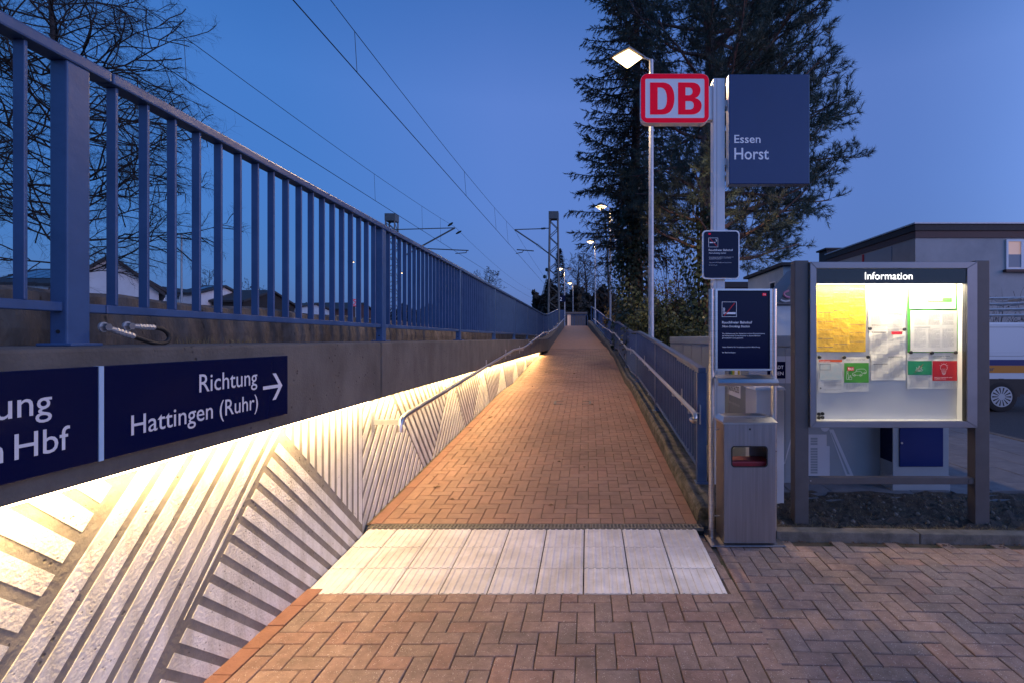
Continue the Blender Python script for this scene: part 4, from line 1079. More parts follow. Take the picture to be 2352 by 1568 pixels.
    rects(s, [(1006, 1392, 262, 467)], m_paper, 'upper_page'); rects(s, [(1012, 1402, 483, 824)], m_paper, 'lower_page')
    rects(s, [(1157, 1361, 372, 413)], m_green, 'green_banner', 1)
    rects(s, [(1155, 1187, 290, 320), (1220, 1254, 290, 320)], m_ink2, 'small_symbols', 1)
    rects(s, [(1288, 1320, 300, 320), (1288, 1320, 330, 360)], mat('violet_print', (0.10, 0.06, 0.28), rough=0.7), 'small_symbols', 1)
    rects(s, words(1165, 1280, 378, 405, 10, 3), m_letter, 'banner_text', 2)
    rects(s, [w for cx in (1045, 1163, 1280) for w in words(cx, cx + 95, 508, 605, 7, 2) + words(cx, cx + 95, 636, 790, 7, 2)] + [(1040, 1108, 494, 498), (1042, 1180, 620, 624)], m_ink2, 'printed_text', 1)
    s = sheet('area_map_sheet', 240, 455, 888, 1168, m_paper, 'pale area map sheet with orange header at the lower left', curl=0.004)
    rects(s, [(244, 440, 889, 909)], m_orange, 'orange_header')
    rects(s, [(253, 436, 922, 1060)], mat('pale_map_print', (0.50, 0.60, 0.62), rough=0.8, c2=(0.62, 0.63, 0.62), scale=30), 'map_print')
    rects(s, [(253, 342, 924, 927), (253, 342, 973, 976), (253, 256, 924, 976), (339, 342, 924, 976)], m_ink, 'map_frame', 1)
    rects(s, words(286, 436, 1072, 1112, 7, 2.4) + words(286, 436, 1136, 1150, 7, 2), m_ink2, 'printed_text', 1)
    rects(s, [(254, 266, 1122, 1134)], m_ink, 'map_key_mark', 1)
    hh = P(250, 905); lettering(s, 'Umgebungsplan', (hh.x, s['_front'] - 0.001, hh.z), X3, Z3, 0.010, m_letter, 0.088, 'l', 0.01)
    s = sheet('taxi_sheet', 456, 667, 868, 1158, m_paper, 'white sheet with a green taxi picture at the lower left', curl=0.004)
    rects(s, [(458, 664, 916, 1081)], m_green, 'green_field')
    rects(s, [(484, 540, 948, 982)], m_redp, 'red_box', 1); F_ = s['_front'] - 0.002
    hh = P(490, 977); lettering(s, 'TAXI', (hh.x, F_, hh.z), X3, Z3, 0.021, m_letter, 0.043, 'l', 0.01)
    hh = P(470, 893); lettering(s, 'Auf der Suche nach einem Taxi?', (hh.x, F_, hh.z), X3, Z3, 0.009, m_ink, 0.160, 'l', 0.01)
    mb = MB()
    def stroke(pts, w=0.0022):
        for a, b in zip(pts, pts[1:]):
            pa, pb_ = P(*a), P(*b); d = (pb_ - pa); 
            if d.length < 1e-6: continue
            n_ = Vector((-d.z, 0, d.x)).normalized() * w / 2
            mb.quad((pa.x - n_.x, F_, pa.z - n_.z), (pb_.x - n_.x, F_, pb_.z - n_.z), (pb_.x + n_.x, F_, pb_.z + n_.z), (pa.x + n_.x, F_, pa.z + n_.z))
    stroke([(526, 1018), (526, 1003), (545, 997), (560, 984), (592, 984), (607, 998), (609, 1018), (526, 1018)]); stroke([(556, 985), (563, 970), (598, 966), (625, 966), (643, 982), (645, 1000), (612, 1002)])
    for cx, cy in ((544, 1019), (594, 1019), (630, 999)): stroke([(cx + 8 * math.cos(k * .785), cy + 8 * math.sin(k * .785)) for k in range(9)])
    stroke([(484 + 7 * math.cos(k * .785), 992 + 7 * math.sin(k * .785)) for k in range(9)]); stroke([(476, 1050), (478, 1004), (490, 1004), (494, 1052), (476, 1054)]); stroke([(497, 1034), (521, 1034), (521, 1054), (497, 1054), (497, 1034)]); stroke([(505, 1034), (505, 1020), (513, 1020), (513, 1034)])
    o = mb.build('taxi_drawing', m_letter, s, fix=False); o['kind'] = 'stuff'
    rects(s, words(474, 650, 1096, 1140, 9, 2.4), m_ink2, 'printed_text', 1)
    s = sheet('green_notice', 985, 1196, 832, 1135, m_paper, 'white notice with an emerald leaf picture at the lower right', curl=0.004)
    rects(s, [(992, 1192, 900, 1016)], m_green2, 'green_field'); F_ = s['_front'] - 0.002; mb = MB()
    for a in (-70, -35, 0, 35, 70):
        L2 = 46 if a == 0 else (40 if abs(a) == 35 else 34); ca, sa = math.sin(R(a)), -math.cos(R(a)); c0 = (1086, 985)
        q = lambda r_, o_: (c0[0] + ca * r_ - sa * o_, c0[1] + sa * r_ + ca * o_)
        stroke([q(0, 0), q(L2 * .5, 7), q(L2, 0), q(L2 * .5, -7), q(0, 0)], 0.0018)
    o = mb.build('leaf_drawing', m_letter, s, fix=False); o['kind'] = 'stuff'; mb = MB(); stroke([(1050, 995), (1122, 925)], 0.002); mb.build('red_bar', m_redp, s, fix=False)
    rects(s, words(1006, 1180, 1030, 1118, 9, 2.2), m_ink2, 'printed_text', 1)
    hh = P(1004, 878); lettering(s, 'Konsumverbot für Cannabis', (hh.x, F_, hh.z), X3, Z3, 0.010, m_ink2, 0.150, 'l', 0.01)
    s = sheet('red_notice', 1198, 1412, 832, 1132, m_paper, 'white notice with a red light bulb picture at the lower right', curl=0.004)
    rects(s, [(1199, 1405, 900, 1066)], m_redp, 'red_field'); F_ = s['_front'] - 0.002; mb = MB(); c0 = (1293, 955)
    stroke([(c0[0] + 29 * math.sin(R(a)), c0[1] - 28 * math.cos(R(a))) for a in range(-140, 141, 20)]); stroke([(1276, 980), (1280, 1004), (1306, 1004), (1310, 980)]); stroke([(1281, 1009), (1305, 1009)]); stroke([(1285, 1014), (1301, 1014)])
    for k in (-1, 0, 1): stroke([(1293 + k * 10, 962), (1293 + k * 6, 1000)], 0.0015)
    for a in (-60, -30, 0, 30, 60): stroke([(c0[0] + 33 * math.sin(R(a)), c0[1] - 33 * math.cos(R(a))), (c0[0] + 41 * math.sin(R(a)), c0[1] - 41 * math.cos(R(a)))], 0.0018)
    o = mb.build('bulb_drawing', m_letter, s, fix=False); o['kind'] = 'stuff'
    hh = P(1212, 1040); lettering(s, 'Damit wir sie gemeinsam wieder', (hh.x, F_, hh.z), X3, Z3, 0.008, m_letter, 0.150, 'l', 0.01); hh = P(1212, 1052); lettering(s, 'einschalten können.', (hh.x, F_, hh.z), X3, Z3, 0.008, m_letter, 0.098, 'l', 0.01)
    hh = P(1206, 864); lettering(s, 'Bitte bringen Sie defekte', (hh.x, F_, hh.z), X3, Z3, 0.008, m_ink, 0.135, 'l', 0.01); hh = P(1206, 877); lettering(s, 'Bahnsteigbeleuchtung ans Licht.', (hh.x, F_, hh.z), X3, Z3, 0.008, m_ink, 0.165, 'l', 0.01)
    rects(s, words(1214, 1395, 1080, 1118, 9, 2.2), m_ink2, 'printed_text', 1)
    mg = tube([(0, 0, 0), (0, -0.010, 0), (0, -0.012, 0)], [0.014, 0.014, 0.011], 14).mesh('magnet', smooth=False); mg.materials.append(m_black)
    where = [(668, 633, 'left of the middle column sheets'), (957, 640, 'right of the middle column sheets'), (1010, 828, 'above the green leaf notice'), (1187, 833, 'between the leaf notice and the bulb notice'), (1386, 830, 'above the right end of the red bulb notice'), (245, 868, 'above the left end of the area map'), (453, 870, 'between the area map and the taxi sheet'), (652, 866, 'above the right end of the taxi sheet'),
             (240, 1343, 'upper left of the four in the bottom corner'), (271, 1340, 'upper right of the four in the bottom corner'), (241, 1373, 'lower left of the four in the bottom corner'), (271, 1371, 'lower right of the four in the bottom corner')]
    for (x, y, lb_) in where:
        o = link('magnet', mg, None, None, P(x, y) + Vector((0, -0.012, 0))); tag(o, 'black round magnet ' + lb_, 'magnet', 'magnets on the information board')
info_board()

# ================================================================== LAMPS, MASTS, WIRES
def street_lamp(x, y, z0, zl, side, label, lit=True, energy=60.0, group='street lamps along the ramp', both=False, reach=0.50, kelv=None):
    t = empty('street_lamp', (x, y, z0), label, 'street lamp', group)
    h = zl - z0
    tube([(0, 0, 0), (0, 0, 1.3), (0, 0, 1.31), (0, 0, h - 0.02)], [0.062, 0.062, 0.052, 0.040], 14).build('pole', m_galv, t, smooth=True)
    box(-0.03, 0.03, -0.066, -0.05, 0.75, 1.10).build('hatch', m_galv, t)
    for sgn in ((side, -side) if both else (side,)):
        cx = sgn * reach; e = 0.33
        hood = MB()
        lo_ = [(cx - e, 0, h + 0.02), (cx, -e, h + 0.02), (cx + e, 0, h + 0.02), (cx, e, h + 0.02)]
        md = [(p[0], p[1], h + 0.045) for p in lo_]
        hi_ = [(cx + (p[0] - cx) * .3, p[1] * .3, h + 0.20) for p in lo_]
        hood.hexa(lo_ + md).hexa([(p[0], p[1], p[2] + .0005) for p in md] + hi_).build('hood', m_lamphood, t)
        a = 0.27
        df = MB(); top = [(cx - a, 0, h + 0.018), (cx, -a, h + 0.018), (cx + a, 0, h + 0.018), (cx, a, h + 0.018)]
        bt = [(cx + (p[0] - cx) * .15, p[1] * .15, h - 0.15) for p in top]
        df.hexa(bt + top).build('diffuser', m_lamp if (lit and sgn == side) else m_pale, t)
        tube([(0, 0, h - 0.03), (cx - sgn * 0.2, 0, h + 0.06)], 0.022, 8).build('arm', m_galv, t)
        if lit and sgn == side and energy > 0:
            la = bpy.data.lights.new('lamp_light', 'SPOT'); la.spot_size = R(168); la.spot_blend = 0.35; la.energy = energy; la.color = (1.0, 0.66, 0.36); la.shadow_soft_size = 0.12
            lo = bpy.data.objects.new('lamp_light', la); COL.objects.link(lo); lo.parent = t; lo.location = (cx, 0, h - 0.27)
    return t
street_lamp(1.150, 9.0, 0.0, at(1440, 136, 9.0).z, -1, 'nearest lit street lamp, its galvanised pole rising behind the DB logo', energy=820, reach=0.43)
street_lamp((1402 - PX) * 24 / F, 24, 1.2, at(1380, 476, 24).z, -1, 'lit street lamp half hidden by the ivy covered trunk', energy=620, reach=0.45)
street_lamp((1367 - PX) * 38 / F, 38, 2.4, at(1357, 556, 38).z, -1, 'third lit street lamp, standing before the bare twigs', energy=380, reach=0.36)
street_lamp((1297 - PX) * 48 / F, 48, 2.5, at(1290, 618, 48).z, -1, 'double headed platform lamp beside the lattice mast, left head lit', energy=260, both=True, reach=0.45)
street_lamp((1316 - PX) * 62 / F, 62, 2.5, at(1308, 651, 62).z, -1, 'farthest small lit lamp beyond the end railing', energy=60, reach=0.4)
street_lamp((820 - PX) * 42 / F, 42, 1.3, at(812, 603, 42).z, -1, 'lit platform lamp seen through the railing left of the second post', energy=40, group='platform lamps')
street_lamp((930 - PX) * 52 / F, 52, 1.3, at(926, 628, 52).z, -1, 'lit platform lamp seen through the railing behind the far lattice mast', energy=30, group='platform lamps')
street_lamp((417 - PX) * 27 / F, 27, 1.3, at(417, 540, 27).z, -1, 'unlit lamp seen through the railing among the bare branches', lit=False, group='platform lamps')
for k, (x, y, D) in enumerate(((1262, 717, 80), (1250, 719, 95), (1288, 712, 75))):
    o = MB(); p = at(x, y, D); o.tube([(p.x, p.y, p.z - 3.2), (p.x, p.y, p.z)], 0.05, 6)
    t = empty('platform_lamp', (p.x, p.y, p.z - 3.2), ('tiny distant platform light right above the railing bend', 'leftmost tiny distant light above the railing bend', 'tiny distant light below the blue platform sign')[k], 'street lamp', 'distant platform lights')
    o.build('pole', m_galv, t); MB().box(p.x - .22, p.x + .22, p.y - .15, p.y + .15, p.z - .04, p.z + .1).build('lamp_head', m_lamp, t); settle(t)

def lattice_mast(x, y, z0, z1, w0, w1, label):
    t = empty('catenary_mast', (x, y, z0), label, 'mast', 'catenary masts')
    H = z1 - z0
    def W_(z): return (w0 + (w1 - w0) * z / H) / 2
    for sx in (-1, 1):
        for sy in (-1, 1):
            MB().tube([(sx * W_(0), sy * W_(0), 0), (sx * W_(H), sy * W_(H), H)], 0.05, 4).build('leg', m_mast, t)
    n = int(H / 0.55); mb = MB()
    for k in range(n):
        a, b = k * H / n, (k + 1) * H / n; s = 1 if k % 2 else -1
        for q in (-1, 1):
            mb.tube([(-s * W_(a), q * W_(a), a), (s * W_(b), q * W_(b), b)], 0.026, 4); mb.tube([(q * W_(a), -s * W_(a), a), (q * W_(b), s * W_(b), b)], 0.026, 4)
    o = mb.build('lattice_bracing', m_mast, t); o['kind'] = 'stuff'
    box(-w1 / 2 - .06, w1 / 2 + .06, -w1 / 2 - .06, w1 / 2 + .06, H - .45, H + .05).build('head', m_mast, t)
    return t
def insulator(p, q, r, par, n=5):
    p, q = Vector(p), Vector(q); mb = MB()
    for k in range(n):
        c = p + (q - p) * (k + .5) / n; d = (q - p).normalized() * 0.03
        mb.tube([c - d, c, c + d], [0.03, r, 0.03], 8)
    return mb.build('insulator', m_insul, par)
DM = 34.5
tm = at(1272, 490, DM); m1 = lattice_mast(tm.x, DM, 1.3, tm.z, 0.78, 0.55, 'tall lattice catenary mast rising above the ramp end')
def L1(p): return tuple(Vector(p) - Vector((tm.x, DM, 1.3)))
A, Bp, Cp = at(1182, 528, DM), at(1262, 584, DM), at(1262, 525, DM)
def tb_(par, pts, r, nm, m_=None, n=6): return MB().tube([L1(p) for p in pts], r, n).build(nm, m_ or m_mast, par)
tb_(m1, [A, at(1233, 562, DM)], 0.055, 'cantilever'); tb_(m1, [at(1245, 571, DM), Bp], 0.05, 'cantilever'); tb_(m1, [A, at(1243, 526, DM)], 0.035, 'stay'); tb_(m1, [at(1253, 525, DM), Cp], 0.035, 'stay')
insulator(L1(at(1233, 562, DM)), L1(at(1245, 571, DM)), 0.11, m1); insulator(L1(at(1243, 526, DM)), L1(at(1253, 525, DM)), 0.10, m1)
tb_(m1, [at(1187, 574, DM), at(1226, 577, DM)], 0.04, 'registration_arm'); tb_(m1, [at(1202, 576, DM), at(1200, 580, DM), at(1185, 583, DM)], 0.03, 'steady_arm')
tb_(m1, [at(1262, 560, DM), at(1260, 720, DM)], 0.03, 'feeder_pipe')
tm2 = at(900, 495, DM); m2 = lattice_mast(tm2.x, DM, 1.2, tm2.z, 0.8, 0.6, 'lattice catenary mast mostly hidden behind the blue railing')
def L1(p): return tuple(Vector(p) - Vector((tm2.x, DM, 1.2)))
tb_(m2, [at(1045, 524, DM), at(925, 590, DM)], 0.055, 'cantilever'); tb_(m2, [at(1045, 524, DM), at(905, 528, DM)], 0.035, 'stay')
tb_(m2, [at(1076, 576, DM), at(940, 570, DM)], 0.04, 'registration_arm'); tb_(m2, [at(1072, 577, DM), at(1071, 581, DM), at(1046, 583, DM)], 0.03, 'steady_arm')
insulator(L1(at(1033, 514, DM)), L1(at(1036, 518, DM)), 0.24, m2, 1); insulator(L1(at(1052, 532, DM)), L1(at(1055, 537, DM)), 0.24, m2, 1)
def sag(p, q, s, n=12):
    p, q = Vector(p), Vector(q); return [p + (q - p) * (k / n) - Vector((0, 0, s * 4 * (k / n) * (1 - k / n))) for k in range(n + 1)]
def overhead(xa, label, mend, cend, drops, zc=7.25):
    t = empty('overhead_line', (xa, 10, zc), label, 'wire', 'overhead lines')
    c0 = Vector((xa, -6, zc + 0.02)); m0 = Vector((xa, -22, 9.3))
    cw = sag(c0, cend, 0.03) + [cend + Vector((0.1, 30, 0.2)), cend + Vector((0.7, 75, 0.6))]
    mw = sag(m0, mend, 0.95, 24) + sag(mend, mend + Vector((0.6, 50, 0.0)), 0.7)[1:] 
    MB().tube(cw, 0.0115, 5).build('contact_wire', m_wire, t); MB().tube(mw, 0.0085, 5).build('messenger_wire', m_wire, t)
    def on(line, y):
        for a, b in zip(line, line[1:]):
            if a.y <= y <= b.y: return a + (b - a) * ((y - a.y) / (b.y - a.y))
    for y in drops:
        a, b = on(cw, y), on(mw, y)
        if a and b: MB().tube([a, b], 0.0065, 4).build('dropper', m_wire, t)
    settle(t)
overhead(-8.95, 'far overhead line over the outer track with droppers', at(1045, 522, DM), at(1046, 578, DM), [11.2, 21.3, 27.5, 31])
overhead(-5.06, 'near overhead line crossing the sky above the ramp railing', at(1182, 529, DM), at(1186, 580, DM), [10.8, 20.4, 27, 31])
# slack cross feeder with two ball weights
t = empty('feeder_line', at(1255, 640, 36), 'thin feeder cable with two insulator balls left of the lattice mast', 'wire')
MB().tube([at(1262, 605, 34.6), at(1255, 640, 36), at(1233, 720, 44)], 0.02, 5).build('cable', m_wire, t)
for (x, y) in ((1256, 620), (1251, 636)):
    p = at(x, y, 35.2); MB().tube([p + Vector((0, 0, -.13)), p + Vector((0, 0, -.07)), p + Vector((0, 0, .07)), p + Vector((0, 0, .13))], [.04, .12, .12, .04], 8).build('insulator', m_insul, t)
settle(t)

# ---- things at the top of the ramp
sh = empty('platform_shelter', (-1.7, 52, 2.55), 'small grey shelter with lit interior at the end of the ramp', 'shelter')
a, b = at(1302, 720, 54), at(1345, 720, 54)
box(a.x, b.x, 54, 57, 2.55, 4.2).build('shelter_wall', m_anth, sh); box(a.x - .2, b.x + .2, 53.7, 57.3, 4.2, 4.4).build('roof', m_lamphood, sh)
c = at(1303, 720, 53.9); box(c.x, c.x + .35, 53.9, 53.98, 2.7, 4.15).build('lit_panel', m_litwin, sh); c = at(1311, 735, 53.9); box(c.x, c.x + .28, 53.92, 53.99, 2.6, 3.9).build('door', m_lamphood, sh); settle(sh)
bs = empty('platform_sign', at(1290, 690, 47), 'small navy platform sign on the double lamp pole', 'sign')
p = at(1284, 694, 47.8); box(p.x, p.x + .62, 47.7, 47.8, p.z, p.z + .62).build('panel', m_navy, bs); lettering(bs, '2', (p.x + .08, 47.7, p.z + .1), X3, Z3, .34, m_letter); settle(bs)
pc = empty('blue_cabinet', (-2.0, 37, 2.3), 'tall blue cabinet at the top of the ramp beside the left railing', 'cabinet')
a, b = at(1282, 780, 36.5), at(1296, 712, 36.5); box(a.x, b.x, 36.5, 37.0, 2.3, b.z).build('body', m_blue, pc, bevel=.01); box(a.x + .05, b.x - .05, 36.485, 36.499, 2.4, b.z - .08).build('door', m_blue, pc); settle(pc)
# platform sign with logo seen through the railing
ps = empty('platform_logo_sign', at(815, 760, 40), 'small red and white DB sign seen through the left railing', 'sign')
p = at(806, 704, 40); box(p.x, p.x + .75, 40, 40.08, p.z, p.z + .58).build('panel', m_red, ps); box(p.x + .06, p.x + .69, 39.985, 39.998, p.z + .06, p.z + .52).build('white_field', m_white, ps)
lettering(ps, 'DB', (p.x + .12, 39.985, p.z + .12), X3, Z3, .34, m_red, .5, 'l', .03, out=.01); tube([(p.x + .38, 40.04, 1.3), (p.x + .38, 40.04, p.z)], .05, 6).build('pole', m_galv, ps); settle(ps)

# ================================================================== CABINETS, HOUSES, VAN
def small_cabinet():
    t = empty('utility_box', (1.65, 4.65, 0.05), 'pale grey utility box standing behind the litter bin', 'cabinet')
    box(1.528, 1.780, 4.50, 4.81, 0.04, 1.105).build('body', m_pale, t, bevel=0.006)
    MB().hexa([(1.515, 4.487, 1.1055), (1.793, 4.487, 1.1055), (1.793, 4.823, 1.1055), (1.515, 4.823, 1.1055), (1.525, 4.50, 1.13), (1.783, 4.50, 1.13), (1.783, 4.81, 1.14), (1.525, 4.81, 1.14)]).build('lid', m_pale, t)
    box(1.70, 1.76, 4.60, 4.72, 1.14, 1.155).build('lid_grip', m_pale, t); settle(t)
small_cabinet()
def locker():
    t = empty('bike_locker', (2.55, 7.7, 0.05), 'large grey bicycle locker container with tower graphic behind the information board', 'locker')
    x0, x1, y0, y1, z0, z1 = 1.71, 3.42, 5.20, 10.3, 0.06, 1.60
    box(x0, x1, y0, y1, z0, z1 - 0.12).build('body', m_locker, t, bevel=0.008); box(x0 - .01, x1 + .01, y0 - .01, y1 + .01, z1 - .119, z1).build('roof', m_locker, t, bevel=0.012)
    box(x0 + 0.36, x0 + 0.364, y0 - 0.004, y0 - 0.0005, z0 + .05, z1 - .13).build('door_joint', m_ink2, t)
    for k in range(6): box(x0 - 0.006, x0 - 0.001, y0 + .8 + k * .72, y0 + .812 + k * .72, z0 + .1, z1 - .13).build('side_joint', m_ink2, t)
    yf = y0 - 0.0006
    a, b = at(1719.5, 879, y0), at(1816, 817, y0); flat(t, [[(a.x, a.z), (b.x, a.z), (b.x, b.z), (a.x, b.z)]], (0, yf, 0), X3, Z3, m_locker2, 'white_sign')
    a, b = at(1762, 868, y0), at(1803.5, 829.6, y0); flat(t, [[(a.x, a.z), (b.x, a.z), (b.x, b.z), (a.x, b.z)]], (0, yf - .002, 0), X3, Z3, m_navy, 'city_plate')
    u = at(1769, 846, y0); lettering(t, 'STADT', (u.x, yf - .004, u.z), X3, Z3, .034, m_letter, at(1799, 0, y0).x - u.x, 'l', .01); u = at(1769, 860, y0); lettering(t, 'ESSEN', (u.x, yf - .004, u.z), X3, Z3, .034, m_letter, at(1799, 0, y0).x - u.x, 'l', .01)
    # tower graphic on the front (flat print)
    def C(x, y): p = at(1568 + x * .5, 784 + y * .5, y0); return (p.x, p.z)
    flat(t, [[C(575, 620), C(575, 425), C(661, 425), C(661, 478), C(675, 478), C(675, 620)]] + [[C(587, y), C(619, y), C(619, y + 9), C(587, y + 9)] for y in (440, 452, 464, 487, 499, 511, 523, 535, 547, 559, 571, 583, 595)], (0, yf, 0), X3, Z3, m_locker2, 'building_graphic')
    flat(t, [[C(672, 402), C(692, 402), C(787, 620), C(752, 620)], [C(680, 418), C(684, 416), C(768, 608), C(757, 608)]], (0, yf, 0), X3, Z3, m_locker2, 'strut_graphic')
    flat(t, [[C(500, 428), C(503, 440), C(470, 560), C(464, 560)]], (0, yf, 0), X3, Z3, m_locker2, 'strut_graphic'); flat(t, [[(C(654, 392)[0] + .045 * math.cos(k * .4), C(654, 392)[1] + .045 * math.sin(k * .4)) for k in range(16)]], (0, yf, 0), X3, Z3, m_locker2, 'wheel_graphic')
    # side poster
    xs = x0 - 0.0006; U = Vector((0, -1, 0))
    def S(y, z): return (-(y), z)
    def side(y0_, y1_, z0_, z1_, m_, nm, out): flat(t, [[(-y1_, z0_), (-y0_, z0_), (-y0_, z1_), (-y1_, z1_)]], (xs, 0, 0), U, Z3, m_, nm, out=out)
    side(5.55, 6.05, 0.90, 1.42, m_letter, 'poster', .001); side(5.57, 6.03, 1.07, 1.40, mat('poster_yellow', (.62, .50, .03), rough=.5), 'poster_field', .003); side(5.90, 6.03, 1.07, 1.40, mat('poster_navy', (.01, .05, .12), rough=.5), 'poster_field', .004); side(5.85, 5.90, 1.07, 1.40, m_green, 'poster_field', .005)
    side(5.64, 5.76, 1.14, 1.26, m_letter, 'lock_symbol', .005); side(5.66, 5.74, 1.27, 1.35, m_letter, 'lock_symbol', .005)
    lettering(t, 'RADSCHLOSS', (xs, 6.02, .955), U, Z3, .07, m_ink, .42, 'l', .015, out=.004)
    lettering(t, 'dein-radschloss.de', (xs, 6.00, .80), U, Z3, .035, m_locker2, .42, 'l', 0, out=.002)
    settle(t)
    t = empty('blue_locker', (3.34, 5.1, 0.05), 'navy blue locker with grey frame behind the right part of the board', 'cabinet')
    x0, x1 = 3.062, 3.622
    box(x0, x1, 4.98, 5.195, 0.05, 1.5).build('body', m_locker, t, bevel=0.004); box(x0 - .004, x0 - .0005, 4.99, 5.19, .33, 1.45).build('side_panel', m_navy, t)
    a, b = at(2065, 1070, 4.98), at(2165, 900, 4.98); d = box(a.x, b.x, 4.968, 4.979, a.z, 1.44).build('door', m_navy2, t, bevel=.003, seg=1); k = at(2071, 1016, 4.968); tube([(k.x, 4.96, k.z), (k.x, 4.968, k.z)], .010, 10).build('lock', m_steel, d)
    box(x0 - .01, x1 + .01, 4.97, 5.19, .04, .20).build('plinth', m_locker, t, bevel=.004, seg=1); settle(t)
locker()

def window(par, x0, x1, y, z0, z1, m_g=None, mull=True, axis='y'):
    """window set in a wall facing -Y ('y') or -X ('x')"""
    g = m_g or m_glass
    if axis == 'y':
        f = MB()
        for a, b, c, d in ((x0, x0 + .07, z0, z1), (x1 - .07, x1, z0, z1), (x0 + .07, x1 - .07, z0, z0 + .07), (x0 + .07, x1 - .07, z1 - .07, z1)): f.box(a, b, y - .05, y + .03, c, d)
        if mull: f.box((x0 + x1) / 2 - .05, (x0 + x1) / 2 + .05, y - .048, y + .03, z0 + .07, z1 - .07)
        o = f.build('window', m_white, par)
        box(x0 + .02, x1 - .02, y - .012, y - .002, z0 + .02, z1 - .02).build('pane', g, o); box(x0 - .08, x1 + .08, y - .14, y + .02, z0 - .09, z0 - .002).build('sill', m_brown, o)
    else:
        f = MB(); X = x0; y0, y1 = y
        for a, b, c, d in ((y0, y0 + .07, z0, z1), (y1 - .07, y1, z0, z1), (y0 + .07, y1 - .07, z0, z0 + .07), (y0 + .07, y1 - .07, z1 - .07, z1)): f.box(X - .05, X + .03, a, b, c, d)
        o = f.build('window', m_white, par)
        box(X - .012, X - .002, y0 + .02, y1 - .02, z0 + .02, z1 - .02).build('pane', g, o)
    return o
def flat_house():
    t = empty('flat_roof_house', (15, 20, 0), 'grey rendered house with brown flat roof fascia behind the information board', 'house')
    x0, x1, y0, y1, zt = 11.22, 24, 17.0, 23.2, 5.46
    box(x0, x1, y0, y1, -.1, zt - .46).build('wall', m_render, t)
    box(x0 - .02, x1 + .02, y0 - .04, y1 + .04, zt - .46, zt - .22).build('lower_fascia', m_brown, t); box(x0 - .06, x1 + .06, y0 - .08, y1 + .08, zt - .218, zt).build('roof_edge', m_roof, t); box(x0 - .10, x1 + .1, y0 - .12, y1 + .12, zt + .002, zt + .05).build('roof_capping', m_galv, t)
    a = at(2309, 620, y0); b = at(2384, 551, y0); w_ = window(t, a.x, b.x, y0, a.z, b.z, m_litwin); box(a.x + .08, b.x - .08, y0 - .03, y0 - .02, a.z + .08, a.z + .52).build('blind', m_shutter, w_)
    box(x0 - .02, x0 - .002, y0 + 1.3, y0 + 3.1, 2.6, zt - .5).build('roller_shutter', m_shutter, t); box(x0 - .04, x0 - .001, y0 + 3.12, y0 + 3.24, 2.6, zt - .5).build('red_downpipe', m_redp, t); box(x0 - .02, x0 - .002, y0 + 4.6, y0 + 5.6, 2.6, zt - .9).build('roller_shutter', m_shutter, t)
    box(x0 + .1, x0 + .9, y1 + .3, y1 + 1.1, 4, 5.75).build('chimney', m_roof, t); box(x0 + .0, x0 + 1.0, y1 + .2, y1 + 1.2, 5.752, 5.83).build('chimney_cap', m_roof, t)
    settle(t)
    t = empty('pale_house', (12, 26, 0), 'pale blue house with two windows right of the small smoke free sign', 'house')
    x0, y0, y1, zt = 9.3, 23.6, 28.8, 5.0
    box(x0, 20, y0, y1, -.1, zt - .02).build('wall', m_bluewall, t); box(x0 - .2, 20.2, y0 - .25, y1 + .25, zt, zt + .14).build('roof', m_roof, t)
    window(t, x0, None, (24.5, 25.3), 3.0, 4.4, axis='x'); window(t, x0, None, (26.6, 27.5), 3.1, 4.2, axis='x'); settle(t)
    t = empty('brick_house', (11, 36, 0), 'low brick house with dark roof far behind the smoke free sign', 'house')
    a, b = at(1664, 662, 36), at(1722, 652, 36); box(a.x, b.x + 4, 36, 42, 0, a.z).build('wall', mat('far_brick', (.20, .10, .08), (.26, .14, .11), 8, .9), t); box(a.x - .3, b.x + 4.3, 35.7, 42.3, a.z + .002, b.z + .1).build('roof', m_roof, t); settle(t)
    t = empty('graffiti_shed', (6.6, 17, 0), 'dark sloping shed side with a pink graffiti scrawl beside the left board post', 'shed')
    a = [at(1783, 700, 16), at(1850, 700, 16), at(1850, 610, 16), at(1816, 652, 16)]
    MB().prism([(p.x, p.z) for p in a], 'y', 16.0, 17.5).build('shed_side', m_lamphood, t); a, b = at(1775, 735, 16), at(1850, 702, 16); box(a.x, b.x, 16.1, 17.4, 0, b.z).build('shed_wall', m_bluewall, t)
    pts = smooth_path([at(1812, 668, 15.97), at(1800, 674, 15.97), at(1805, 682, 15.97), at(1814, 684, 15.97)], 5); MB().tube(pts, .035, 5).build('graffiti_stroke', mat('pink_paint', (.55, .22, .32), rough=.6), t); pts = smooth_path([at(1793, 690, 15.97), at(1803, 693, 15.97), at(1814, 691, 15.97)], 5); MB().tube(pts, .03, 5).build('graffiti_stroke', m_pale, t); settle(t)
flat_house()

